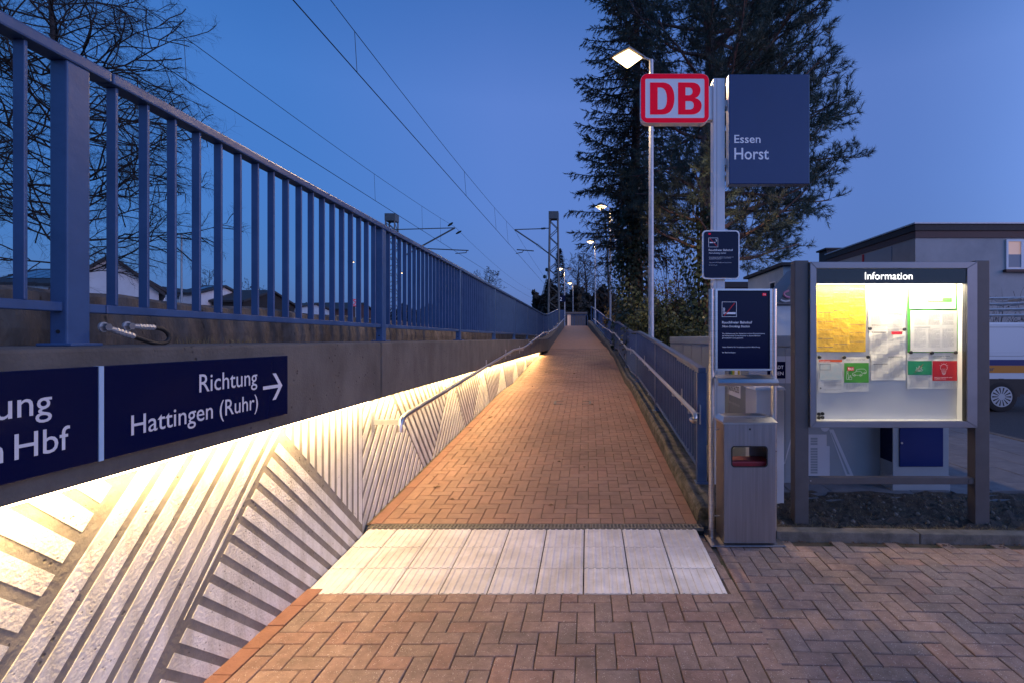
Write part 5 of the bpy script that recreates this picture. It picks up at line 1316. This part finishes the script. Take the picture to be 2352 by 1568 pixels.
def gable_house(name, label, xa, xb, ya, yb, zw, zr, wallm, ridge='y', solar=False, sky_l=False):
    t = empty(name, ((xa + xb) / 2, (ya + yb) / 2, 0), label, 'house', 'houses beyond the railway')
    xm, ym = (xa + xb) / 2, (ya + yb) / 2; e = .35
    if ridge == 'y':
        MB().prism([(xa, 0), (xb, 0), (xb, zw), (xm, zr), (xa, zw)], 'y', ya, yb).build('wall', wallm, t)
        sl = (zr - zw) / (xm - xa)
        for s in (-1, 1):
            xo = xm + s * (xm - xa + e); zo = zw - sl * e
            MB().hexa([(xm, ya - e, zr + .02), (xo, ya - e, zo + .02), (xo, yb + e, zo + .02), (xm, yb + e, zr + .02), (xm, ya - e, zr + .26), (xo, ya - e, zo + .26), (xo, yb + e, zo + .26), (xm, yb + e, zr + .26)]).build('roof', m_roof, t)
    else:
        MB().prism([(ya, 0), (yb, 0), (yb, zw), (ym, zr), (ya, zw)], 'x', xa, xb).build('wall', wallm, t)
        sl = (zr - zw) / (ym - ya)
        for s in (-1, 1):
            yo = ym + s * (ym - ya + e); zo = zw - sl * e
            r = MB().hexa([(xa - e, ym, zr + .02), (xb + e, ym, zr + .02), (xb + e, yo, zo + .02), (xa - e, yo, zo + .02), (xa - e, ym, zr + .26), (xb + e, ym, zr + .26), (xb + e, yo, zo + .26), (xa - e, yo, zo + .26)]).build('roof', m_roof, t)
            if s == -1 and solar:
                for k in range(4):
                    u0, u1 = xa + .6 + k * (xb - xa - 1) / 4, xa + .6 + (k + .9) * (xb - xa - 1) / 4
                    P_ = lambda u, w: (u, ym - (ym - ya) * w, zr - (zr - zw) * w + .31)
                    MB().quad(P_(u0, .15), P_(u1, .15), P_(u1, .8), P_(u0, .8)).build('solar_panel', m_solar, r)
            if s == -1 and sky_l:
                P_ = lambda u, w: (u, ym - (ym - ya) * w, zr - (zr - zw) * w + .31)
                MB().quad(P_(xm - .6, .3), P_(xm + .3, .3), P_(xm + .3, .8), P_(xm - .6, .8)).build('skylight', m_solar, r)
    settle(t); return t
D = 34
def hx_(x, d): return (x - PX) * d / F
def hz_(y, d): return EYE + (PY - y) * d / F
gh = gable_house('gable_house', 'white gabled house right of the first thick railing post', hx_(243, D) - 2.5, hx_(243, D) + 2.5, D, D + 8, hz_(668, D), hz_(594, D), m_whitewall)
gh.rotation_euler = (0, 0, R(42)); gh.location.x -= 2.2; gh.location.y -= 1.2
D = 42
gable_house('gable_house', 'white house with small skylight just left of the first thick post', hx_(100, D), hx_(195, D), D, D + 8, hz_(655, D), hz_(612, D), m_whitewall, 'x', sky_l=True)
gable_house('gable_house', 'leftmost white house with solar roof at the picture edge', hx_(-60, D), hx_(84, D), D + 1, D + 9, hz_(650, D), hz_(606, D), m_whitewall, 'x', solar=True)
D = 55
gable_house('gable_house', 'white house with solar roof behind the unlit lamp', hx_(412, D), hx_(452, D), D, D + 8, hz_(676, D), hz_(652, D), m_whitewall, 'x', solar=True)
gable_house('gable_house', 'small white house in the gap before the unlit lamp', hx_(352, D + 4), hx_(405, D + 4), D + 4, D + 12, hz_(680, D + 4), hz_(664, D + 4), m_whitewall, 'y')
gable_house('gable_house', 'dark brown roofed house in the middle of the railing view', hx_(455, D), hx_(530, D), D + 2, D + 12, hz_(690, D), hz_(658, D), m_bark, 'x')
gable_house('gable_house', 'low far building with green grey wall seen through the railing', hx_(590, 70), hx_(680, 70), 70, 80, hz_(708, 70), hz_(695, 70), m_bluewall, 'x')
gable_house('gable_house', 'low far brown building seen through the railing right of the green grey one', hx_(690, 80), hx_(800, 80), 80, 90, hz_(712, 80), hz_(694, 80), m_brown, 'x')

def van():
    t = empty('delivery_van', (8.4, 12, -0.04), 'white delivery van with blue and orange stripe cut by the right picture edge', 'van')
    yn, yb = 10.95, 12.75; g0 = -.04
    prof = [(5.35, .40), (10.45, .42), (10.50, .95), (10.42, 1.75), (10.25, 1.92), (7.2, 1.93), (6.75, 1.85), (6.2, 1.25), (5.45, 1.05), (5.30, .8)]
    b = MB().prism(prof, 'y', yn, yb).build('body', m_van, t, bevel=.05)
    def strip(x0, x1, z0, z1, m_, nm, dy=.006): return box(x0, x1, yn - dy, yn - .001, z0, z1).build(nm, m_, t)
    strip(5.5, 10.46, .982, 1.11, m_vanblue, 'blue_stripe'); strip(5.5, 10.46, .82, .980, m_vanorange, 'orange_stripe'); strip(5.5, 10.44, .36, .69, m_black, 'lower_trim', .02)
    pl = flat(t, [rrect(7.2, 9.70, 1.18, 1.82, .12), rrect(7.215, 9.685, 1.195, 1.805, .11)], (0, yn, 0), X3, Z3, m_ink2, 'panel_joint', out=.001); strip(7.2, 10.3, 1.28, 1.295, m_pale, 'crease', .004)
    u = at(2266, 852, yn); lettering(t, 'ter', (u.x, yn - .007, .865), X3, Z3, .085, m_ink, .20, 'l', .02)
    for wx in (6.2, 9.13):
        c = Vector((wx, yn + .10, .30))
        o = MB().tube([c + Vector((0, -.13, 0)), c + Vector((0, -.12, 0)), c + Vector((0, .1, 0))], [.28, .335, .335], 28).build('wheel', m_tyre, t, smooth=False)
        r = MB(); r.tube([c + Vector((0, -.135, 0)), c + Vector((0, -.128, 0))], .225, 28); r.build('rim', m_rim, o)
        s = MB()
        for k in range(14):
            a = k * 2 * math.pi / 14; d = Vector((math.cos(a), 0, math.sin(a))); n_ = Vector((-d.z, 0, d.x))
            p, q = c + Vector((0, -.1365, 0)) + d * .07, c + Vector((0, -.1365, 0)) + d * .20; s.quad(p - n_ * .006, p + n_ * .006, q + n_ * .018, q - n_ * .018)
        so_ = s.build('rim_slots', m_black, o, fix=False); so_['kind'] = 'stuff'
        MB().tube([c + Vector((0, -.125 + .0, 0)), c + Vector((0, .0, 0))], .40, 24).build('wheel_arch', m_black, t) if False else None
        ar = [(wx + .40 * math.cos(R(a)), .30 + .40 * math.sin(R(a))) for a in range(0, 181, 12)]
        flat(t, [ar], (0, yn - .021, 0), X3, Z3, m_black, 'wheel_arch', out=.001)
    tl = box(10.44, 10.52, yn - .01, yn + .16, .98, 1.5).build('tail_light', m_redp, t, bevel=.01)
    for x in (7.4, 8.6, 9.8): tube([(x, yn + .15, 1.92), (x, yn + .15, 2.42), (x, yb - .15, 2.42), (x, yb - .15, 1.92)], .02, 6).build('roof_rack', m_galv, t)
    for k in range(4):
        z = 2.05 + k * .13
        o = MB(); o.tube([(7.0, yn + .12 + .05 * k, z), (10.6, yn + .12 + .05 * k, z + .05)], .022, 6); o.tube([(7.0, yn + .5 + .05 * k, z), (10.6, yn + .5 + .05 * k, z + .05)], .022, 6)
        for q in range(12): o.tube([(7.1 + q * .3, yn + .12 + .05 * k, z + .01), (7.1 + q * .3, yn + .5 + .05 * k, z + .01)], .014, 5)
        o.build('ladder', m_galv, t)
    settle(t); t.rotation_euler = (0, 0, R(-3)); t.location = (8.4, 12, -.04)
van()

# ================================================================== TREES
rnd = random.Random(21)
def rv(s=1.0): return Vector((rnd.gauss(0, s), rnd.gauss(0, s), rnd.gauss(0, s)))
def curve_branch(p, d, length, n, up=0.0, wob=0.12):
    pts = [Vector(p)]; d = Vector(d).normalized()
    for k in range(n):
        d = (d + rv(wob) * 0.5 + Vector((0, 0, up / n))).normalized(); pts.append(pts[-1] + d * (length / n))
    return pts
def along(pts, t):
    f = t * (len(pts) - 1); i = min(int(f), len(pts) - 2); return pts[i].lerp(pts[i + 1], f - i), (pts[i + 1] - pts[i]).normalized()
def perp(d):
    a = d.cross(rv()); return a.normalized() if a.length > 1e-5 else Vector((1, 0, 0))

def tuft(mb, p, d, n, ln, w, spread=0.9, back=0.12):
    for _ in range(n):
        q = p - d * rnd.uniform(0, back); v = (d * rnd.uniform(.35, 1.0) + perp(d) * rnd.uniform(.25, spread)).normalized() * ln * rnd.uniform(.75, 1.15)
        s = perp(v) * w
        mb.tri(q - s, q + s, q + v)
def pine():
    t = empty('pine_tree', (3.42, 14, 0), 'broad pine with reddish trunk and long needle tufts behind the name panel', 'tree', 'conifers beside the ramp')
    wood, tw, nd = MB(), MB(), MB()
    H = 17.0
    tr = [Vector((3.42 + .10 * math.sin(k * .9), 14 + .06 * k / 3, k * H / 14)) for k in range(15)]
    MB().tube(tr, [.20 - .16 * (k / 14) for k in range(15)], 12).build('trunk', m_pinebark, t, smooth=True)
    nb = 142
    for b in range(nb):
        u = (b + rnd.random() * .6) / nb; z = 3.7 + u * (H - 3.9)
        az = b * 2.399 + rnd.uniform(-.4, .4)
        if math.cos(az) < -.25 and b % 2: az = math.pi - az
        cx, cy = math.cos(az), math.sin(az)
        prof = lerp_table([(3.7, 3.3), (4.5, 4.6), (5.7, 5.2), (6.7, 5.1), (7.9, 4.9), (9.2, 4.7), (11.0, 4.4), (13.0, 3.7), (15.0, 2.5), (16.8, 1.0)], z) * rnd.uniform(.80, 1.02)
        prof *= (1.0 if cx > -.1 else (0.52 if z < 8 else 0.68))
        if cy < 0: prof *= 0.8
        p, _ = along(tr, z / H)
        br = curve_branch(p, (cx, cy, rnd.uniform(-.12, .22) + .25 * u), prof, 8, up=.35, wob=.16)
        wood.tube(br, [.055 * (1 - .85 * k / 8) + .006 for k in range(9)], 5, cap=False)
        ns = int(prof * 6.2)
        for s in range(ns):
            ts = .22 + .78 * (s + rnd.random()) / ns; q, d = along(br, ts)
            sd = (d * .75 + perp(d) * .85 + Vector((0, 0, .15))).normalized(); sl = (.45 + .95 * (1 - ts)) * rnd.uniform(.7, 1.2)
            sb_ = curve_branch(q, sd, sl, 4, up=.35, wob=.2)
            tw.tube(sb_, [.012, .009, .007, .005, .004], 3, cap=False)
            nt_ = 4 if sl < .7 else 7
            for k in range(nt_):
                tt = .35 + .65 * (k + 1) / nt_; r, e = along(sb_, min(tt, .999))
                ed = (e * .8 + perp(e) * .7 + Vector((0, 0, .28))).normalized(); el_ = rnd.uniform(.12, .26)
                tip = r + ed * el_; tw.tube([r, tip], [.004, .003], 3, cap=False)
                tuft(nd, tip, ed, 17, .17, .0075, back=.16)
            tuft(nd, sb_[-1], (sb_[-1] - sb_[-2]).normalized(), 20, .17, .0075, back=.18)
    wood.build('branches', m_pinebark, t, fix=False)['kind'] = 'stuff'; tw.build('twigs', m_bark, t, fix=False)['kind'] = 'stuff'
    nd.build('needles', m_needle, t, fix=False)['kind'] = 'stuff'
    settle(t)
pine()
def spruce():
    t = empty('spruce_tree', (1.95, 20, 0.6), 'tall dark spruce with drooping branches left of the DB logo', 'tree', 'conifers beside the ramp')
    wood, nd, dead = MB(), MB(), MB(); H = 19.0
    tr = [Vector((1.95 + .05 * math.sin(k), 20, .4 + k * (H - .4) / 12)) for k in range(13)]
    MB().tube(tr, [.30 - .25 * k / 12 for k in range(13)], 10).build('trunk', m_bark, t, smooth=True)
    nb = 250
    for b in range(nb):
        u = b / nb; z = 4.6 + u * (H - 4.8); az = b * 2.399 + rnd.uniform(-.3, .3)
        ln = lerp_table([(0, 1.6), (.12, 3.2), (.30, 2.7), (.42, 3.0), (.6, 2.3), (.8, 1.8), (1, .5)], u) * rnd.uniform(.62, 1.08)
        if math.cos(az) > .2: ln *= .8
        p, _ = along(tr, (z - .4) / (H - .4))
        br = curve_branch(p, (math.cos(az), math.sin(az), rnd.uniform(-.35, .0)), ln, 7, up=.35, wob=.1)
        wood.tube(br, [.032 * (1 - .8 * k / 7) + .004 for k in range(8)], 4, cap=False)
        n = int(ln * 16)
        for s in range(n):
            ts = .12 + .88 * (s + rnd.random()) / n; q, d = along(br, min(ts, .999))
            side = d.cross(Vector((0, 0, 1))); side = side.normalized() * rnd.choice((-1, 1)) if side.length > .01 else perp(d)
            sd = (d * .55 + side * rnd.uniform(.2, .9) + Vector((0, 0, rnd.uniform(-.9, .15)))).normalized(); sl = rnd.uniform(.22, .62) * (1.15 - .5 * ts)
            e = q + sd * sl + Vector((0, 0, -.12 * sl))
            tgt = dead if (ts < .4 and rnd.random() < .45) else nd
            for k in range(8):
                c = q.lerp(e, (k + rnd.random()) / 8); v = (sd + perp(sd) * .7 + Vector((0, 0, -.2))).normalized() * rnd.uniform(.10, .19); s_ = perp(v) * rnd.uniform(.014, .026); tgt.tri(c - s_, c + s_, c + v)
            s_ = perp(sd) * .008; tgt.quad(q - s_, q + s_, e + s_ * .4, e - s_ * .4)
        tuft(nd, br[-1], (br[-1] - br[-2]).normalized(), 7, .16, .012)
    wood.build('branches', m_bark, t, fix=False)['kind'] = 'stuff'; nd.build('needles', m_spruce, t, fix=False)['kind'] = 'stuff'; dead.build('dry_needles', m_deadneedle, t, fix=False)['kind'] = 'stuff'
    settle(t)
spruce()
def leaf(mb, p, n_, size):
    n_ = n_.normalized(); a = perp(n_); b = n_.cross(a)
    mb.quad(p - a * size * .5, p + b * size * .45, p + a * size * .6, p - b * size * .45)
def ivy(name, label, x, y, z0, z1, r0, r1, n, size, lumps=9):
    t = empty(name, (x, y, z0), label, 'ivy', 'ivy climbing the conifers'); mb = MB(); st = MB()
    L_ = [(rnd.uniform(0, 6.28), rnd.uniform(z0, z1), rnd.uniform(.15, .45)) for _ in range(lumps)]
    for _ in range(n):
        z = z0 + (z1 - z0) * rnd.random() ** 1.15; a = rnd.uniform(0, 6.28); r = r0 + (r1 - r0) * (z - z0) / (z1 - z0)
        for (la_, lz, lr) in L_:
            dd = abs((a - la_ + math.pi) % (2 * math.pi) - math.pi)
            r += lr * math.exp(-(dd / .6) ** 2 - ((z - lz) / .7) ** 2)
        r *= rnd.uniform(.75, 1.06); d = Vector((math.cos(a), math.sin(a), .35 + rnd.gauss(0, .4)))
        leaf(mb, Vector((x + r * math.cos(a), y + r * math.sin(a), z)), d + rv(.35), size * rnd.uniform(.6, 1.25))
    for k in range(7):
        a = k * .9; st.tube([(x + .25 * math.cos(a + q * .2), y + .25 * math.sin(a + q * .2), z0 + (z1 - z0) * q / 6) for q in range(7)], .03, 5)
    st.build('stems', m_bark, t, fix=False)['kind'] = 'stuff'; mb.build('leaves', m_ivy, t, fix=False)['kind'] = 'stuff'; settle(t)
ivy('ivy', 'dark ivy column around the spruce trunk beside the second lamp', 1.80, 19.8, .6, 8.4, .75, .5, 7000, .13, 14)
ivy('ivy', 'large leaved ivy on the lower pine trunk behind the smoke free sign', 3.32, 13.8, 0, 5.2, .62, .3, 3200, .115)
def shrub(name, label, p, rx, ry, h, n, size, m_, stems=14, group='shrubs beside the ramp', thin=0.5):
    t = empty(name, p, label, 'shrub', group); lv, st = MB(), MB(); c = Vector(p)
    ends = []
    for k in range(stems):
        a = rnd.uniform(0, 6.28); rr = math.sqrt(rnd.random()); e = c + Vector((rx * rr * math.cos(a), ry * rr * math.sin(a), h * rnd.uniform(.6, 1.0) * (1.05 - .35 * rr)))
        b = curve_branch(c + Vector((rnd.uniform(-.2, .2) * rx, rnd.uniform(-.2, .2) * ry, 0)), e - c, (e - c).length, 6, wob=.14); st.tube(b, [.018 - .013 * q / 6 for q in range(7)], 4, cap=False); ends.append(b)
        for q in range(5):
            u, d = along(b, rnd.uniform(.3, .95)); b2 = curve_branch(u, d + perp(d) * .9, rnd.uniform(.3, .7) * h * .35, 4, wob=.2); st.tube(b2, [.007, .006, .004, .003, .002], 3, cap=False); ends.append(b2)
    for _ in range(n):
        b = rnd.choice(ends); q, d = along(b, rnd.uniform(.15, 1) ** .7 * .999); leaf(lv, q + rv(.06 + thin * .08), rv() + Vector((0, 0, .5)), size * rnd.uniform(.6, 1.3))
    st.build('stems', m_bark, t, fix=False)['kind'] = 'stuff'
    if n: lv.build('leaves', m_, t, fix=False)['kind'] = 'stuff'
    settle(t)
shrub('leafy_shrub', 'light green leafy shrub left of the nearest lamp pole', (1.66, 13.2, 0.2), .55, .5, 3.5, 2600, .075, m_shrub)
shrub('leafy_shrub', 'green shrub right of the nearest lamp pole below the pine', (2.25, 13.0, 0.1), .7, .6, 2.9, 2600, .075, m_shrub)
shrub('dark_shrub', 'dark tangled shrub between the lamp pole and the ivy pine', (2.6, 15.5, 0.1), 1.3, 1.0, 3.4, 3200, .09, m_ivy, 26)
shrub('dark_shrub', 'dark undergrowth behind the right railing below the spruce', (2.3, 17.8, 0.3), 1.2, 1.2, 3.2, 3000, .10, m_ivy, 26)
shrub('bushy_shrub', 'bare reddish shrub in the sky gap beside the pine trunk', (2.9, 16.5, 0.3), 1.1, .8, 6.2, 1300, .07, m_deadneedle, 22)
shrub('yellow_shrub', 'yellowish shrub at the foot of the ivy spruce', (1.28, 24.5, 1.1), .4, .5, 2.6, 900, .09, mat('yellow_leaves', (.16, .11, .02), (.24, .15, .03), 4, .7), 10)
shrub('dark_shrub', 'low dark shrub behind the bike locker', (3.6, 11.6, 0), 1.2, .6, 2.0, 1800, .09, m_ivy, 16)
shrub('bare_shrub', 'bare twiggy shrub in front of the grey house wall', (12.6, 15.6, 0), 1.1, .5, 3.3, 60, .05, m_bark, 34, group='bare shrubs')
shrub('bare_shrub', 'bare twiggy shrub at the right picture edge below the lit window', (14.2, 15.8, 0), 1.1, .5, 3.4, 60, .05, m_bark, 34, group='bare shrubs')

def bare_tree(name, label, x, y, z0, H, spread, seed, prim=26, sec=7, ter=6, fine=3, r0=.2, low=.18, group='bare trees', droop=0.0, upw=.35, tw_r=.006):
    global rnd
    keep = rnd; rnd = random.Random(seed)
    t = empty(name, (x, y, z0), label, 'tree', group); wood, tw = MB(), MB()
    tr = curve_branch((x, y, z0), (0, 0, 1), H, 12, wob=.05)
    MB().tube(tr, [r0 * (1 - .93 * k / 12) + .01 for k in range(13)], 9).build('trunk', m_bark, t, smooth=True)
    for b in range(prim):
        u = low + (1 - low) * (b + rnd.random()) / prim; p, d = along(tr, min(u, .995)); az = b * 2.399 + rnd.uniform(-.5, .5)
        ln = spread * lerp_table([(low, .75), (low + .2, 1.0), (.7, .8), (1, .25)], u) * rnd.uniform(.7, 1.1)
        br = curve_branch(p, (math.cos(az), math.sin(az), upw + rnd.uniform(-.25, .25)), ln, 8, up=.25, wob=.2); rb = r0 * .20 * (ln / spread)
        wood.tube(br, [rb * (1 - .85 * k / 8) + .006 for k in range(9)], 5, cap=False)
        for s in range(sec):
            ts = .2 + .8 * (s + rnd.random()) / sec; q, e = along(br, min(ts, .999)); l2 = ln * .38 * (1.15 - .6 * ts) * rnd.uniform(.7, 1.2)
            b2 = curve_branch(q, e * .7 + perp(e) * .8 + Vector((0, 0, .1)), l2, 5, up=.1 - droop, wob=.3); wood.tube(b2, [.018 * (l2 / 1.5) + .004 - .0028 * k / 5 for k in range(6)], 4, cap=False)
            for k in range(ter):
                r_, f_ = along(b2, .2 + .799 * (k + rnd.random()) / ter); l3 = l2 * .45 * rnd.uniform(.6, 1.2); b3 = curve_branch(r_, f_ * .7 + perp(f_) * .8, l3, 3, up=-droop * 1.5, wob=.3); tw.tube(b3, [tw_r, tw_r * .85, tw_r * .7, tw_r * .5], 3, cap=False)
                for j in range(fine):
                    g_, h_ = along(b3, rnd.uniform(.2, .99)); e2 = g_ + (h_ * .6 + perp(h_) * .7 + Vector((0, 0, -droop * 2))).normalized() * l3 * rnd.uniform(.4, .8); sd = perp(e2 - g_) * tw_r * .75; tw.tri(g_ - sd, g_ + sd, e2)
    wood.build('branches', m_bark, t, fix=False)['kind'] = 'stuff'; tw.build('twigs', m_bark, t, fix=False)['kind'] = 'stuff'
    settle(t); rnd = keep
bare_tree('bare_tree', 'large bare tree with fine twigs behind the left railing', -20.4, 20, 0.8, 19, 5.9, 5, prim=90, sec=12, ter=9, fine=7, r0=.22, low=.17, droop=.14, upw=.25, tw_r=.0044)
bare_tree('bare_tree', 'forked bare tree on the skyline above the end railing', at(1322, 0, 85).x, 85, 2, 13.5, 6.5, 8, prim=26, sec=6, ter=5, fine=2, r0=.30, low=.12, upw=.9, tw_r=.028)
bare_tree('bare_tree', 'bare tree on the skyline right of the forked one', at(1348, 0, 80).x, 80, 2, 13.0, 5.5, 9, prim=24, sec=6, ter=5, fine=2, r0=.28, low=.12, upw=.9, tw_r=.026)
bare_tree('bare_tree', 'slender bare tree with thin twigs between the second and third lamps', at(1388, 0, 30).x + .4, 30, 1.4, 8.0, 2.6, 11, prim=26, sec=6, ter=5, fine=3, r0=.09, low=.15, upw=.8, tw_r=.010)
bare_tree('bare_tree', 'rounded bare tree top appearing above the left railing', at(1122, 0, 90).x, 90, 1.5, 12.6, 5.0, 12, prim=26, sec=6, ter=5, fine=2, r0=.25, low=.25, upw=.8, tw_r=.028)
bare_tree('bare_tree', 'small bare tree behind the brown roofed house', at(478, 0, 62).x, 62, 1.2, 9.0, 3.0, 13, prim=18, sec=5, ter=4, fine=2, r0=.15, upw=.8, tw_r=.02)
bare_tree('bare_tree', 'tiny bare tree left of the two seen in the middle of the railing', at(570, 0, 75).x, 75, 1.2, 9.0, 3.2, 14, prim=16, sec=5, ter=4, fine=2, r0=.15, upw=.8, tw_r=.024)
bare_tree('bare_tree', 'tiny bare tree right of the two seen in the middle of the railing', at(605, 0, 78).x, 78, 1.2, 8.2, 3.2, 15, prim=16, sec=5, ter=4, fine=2, r0=.15, upw=.8, tw_r=.024)
# conifer behind the lattice mast and the far woods
def far_conifer(label, x, y, z0, H, r, seed):
    q = random.Random(seed); t = empty('far_conifer', (x, y, z0), label, 'tree', 'distant conifers'); mb = MB()
    MB().tube([(x, y, z0), (x, y, z0 + H * .95)], [.15, .03], 6).build('trunk', m_bark, t)
    for _ in range(1500):
        u = q.random() ** .8; z = z0 + H * (.06 + .94 * u); rr = r * (1 - u) * q.uniform(.35, 1.1) + .05; a = q.uniform(0, 6.28); p = Vector((x + rr * math.cos(a), y + rr * math.sin(a), z)); v = Vector((math.cos(a), math.sin(a), -.3)) * q.uniform(.3, .6); s = Vector((-math.sin(a), math.cos(a), q.uniform(-.4, .4))) * .12; mb.tri(p - s, p + s, p + v)
    mb.build('crown', m_wood, t, fix=False)['kind'] = 'stuff'; settle(t)
far_conifer('dark narrow conifer behind the double headed lamp', at(1285, 0, 66).x, 66, 2, 11.5, 1.9, 3)
far_conifer('dark conifer just left of the lattice mast foot', at(1262, 0, 62).x, 62, 1.5, 7.5, 2.2, 4)
far_conifer('small dark conifer left of the lattice mast above the railing bend', at(1250, 0, 70).x, 70, 1.5, 6.0, 2.6, 6)
fw = MB(); q = random.Random(4)
def hedge_mass(xa, xb, D, ytop, n, size, jag):
    for _ in range(n):
        x = q.uniform(xa, xb); yy = PY - (PY - ytop) * q.random() * (1 + jag * math.sin(x * .11) + jag * q.uniform(-.4, .4)); d = D + q.uniform(-3, 3); p = at(x, yy, d); a = rv().normalized()
        leaf(fw, p, a, size * q.uniform(.6, 1.4))
hedge_mass(1225, 1420, 74, 672, 5000, .75, .10); hedge_mass(1330, 1360, 66, 690, 1500, .6, .10); hedge_mass(1395, 1660, 60, 700, 3000, .7, .15); hedge_mass(520, 1000, 100, 708, 3500, .9, .12); hedge_mass(900, 1250, 110, 712, 2500, 1.0, .12)
tag(fw.build('far_woodland', m_wood, fix=False), 'dark far woodland and hedges along the skyline', 'woodland', kind='stuff')
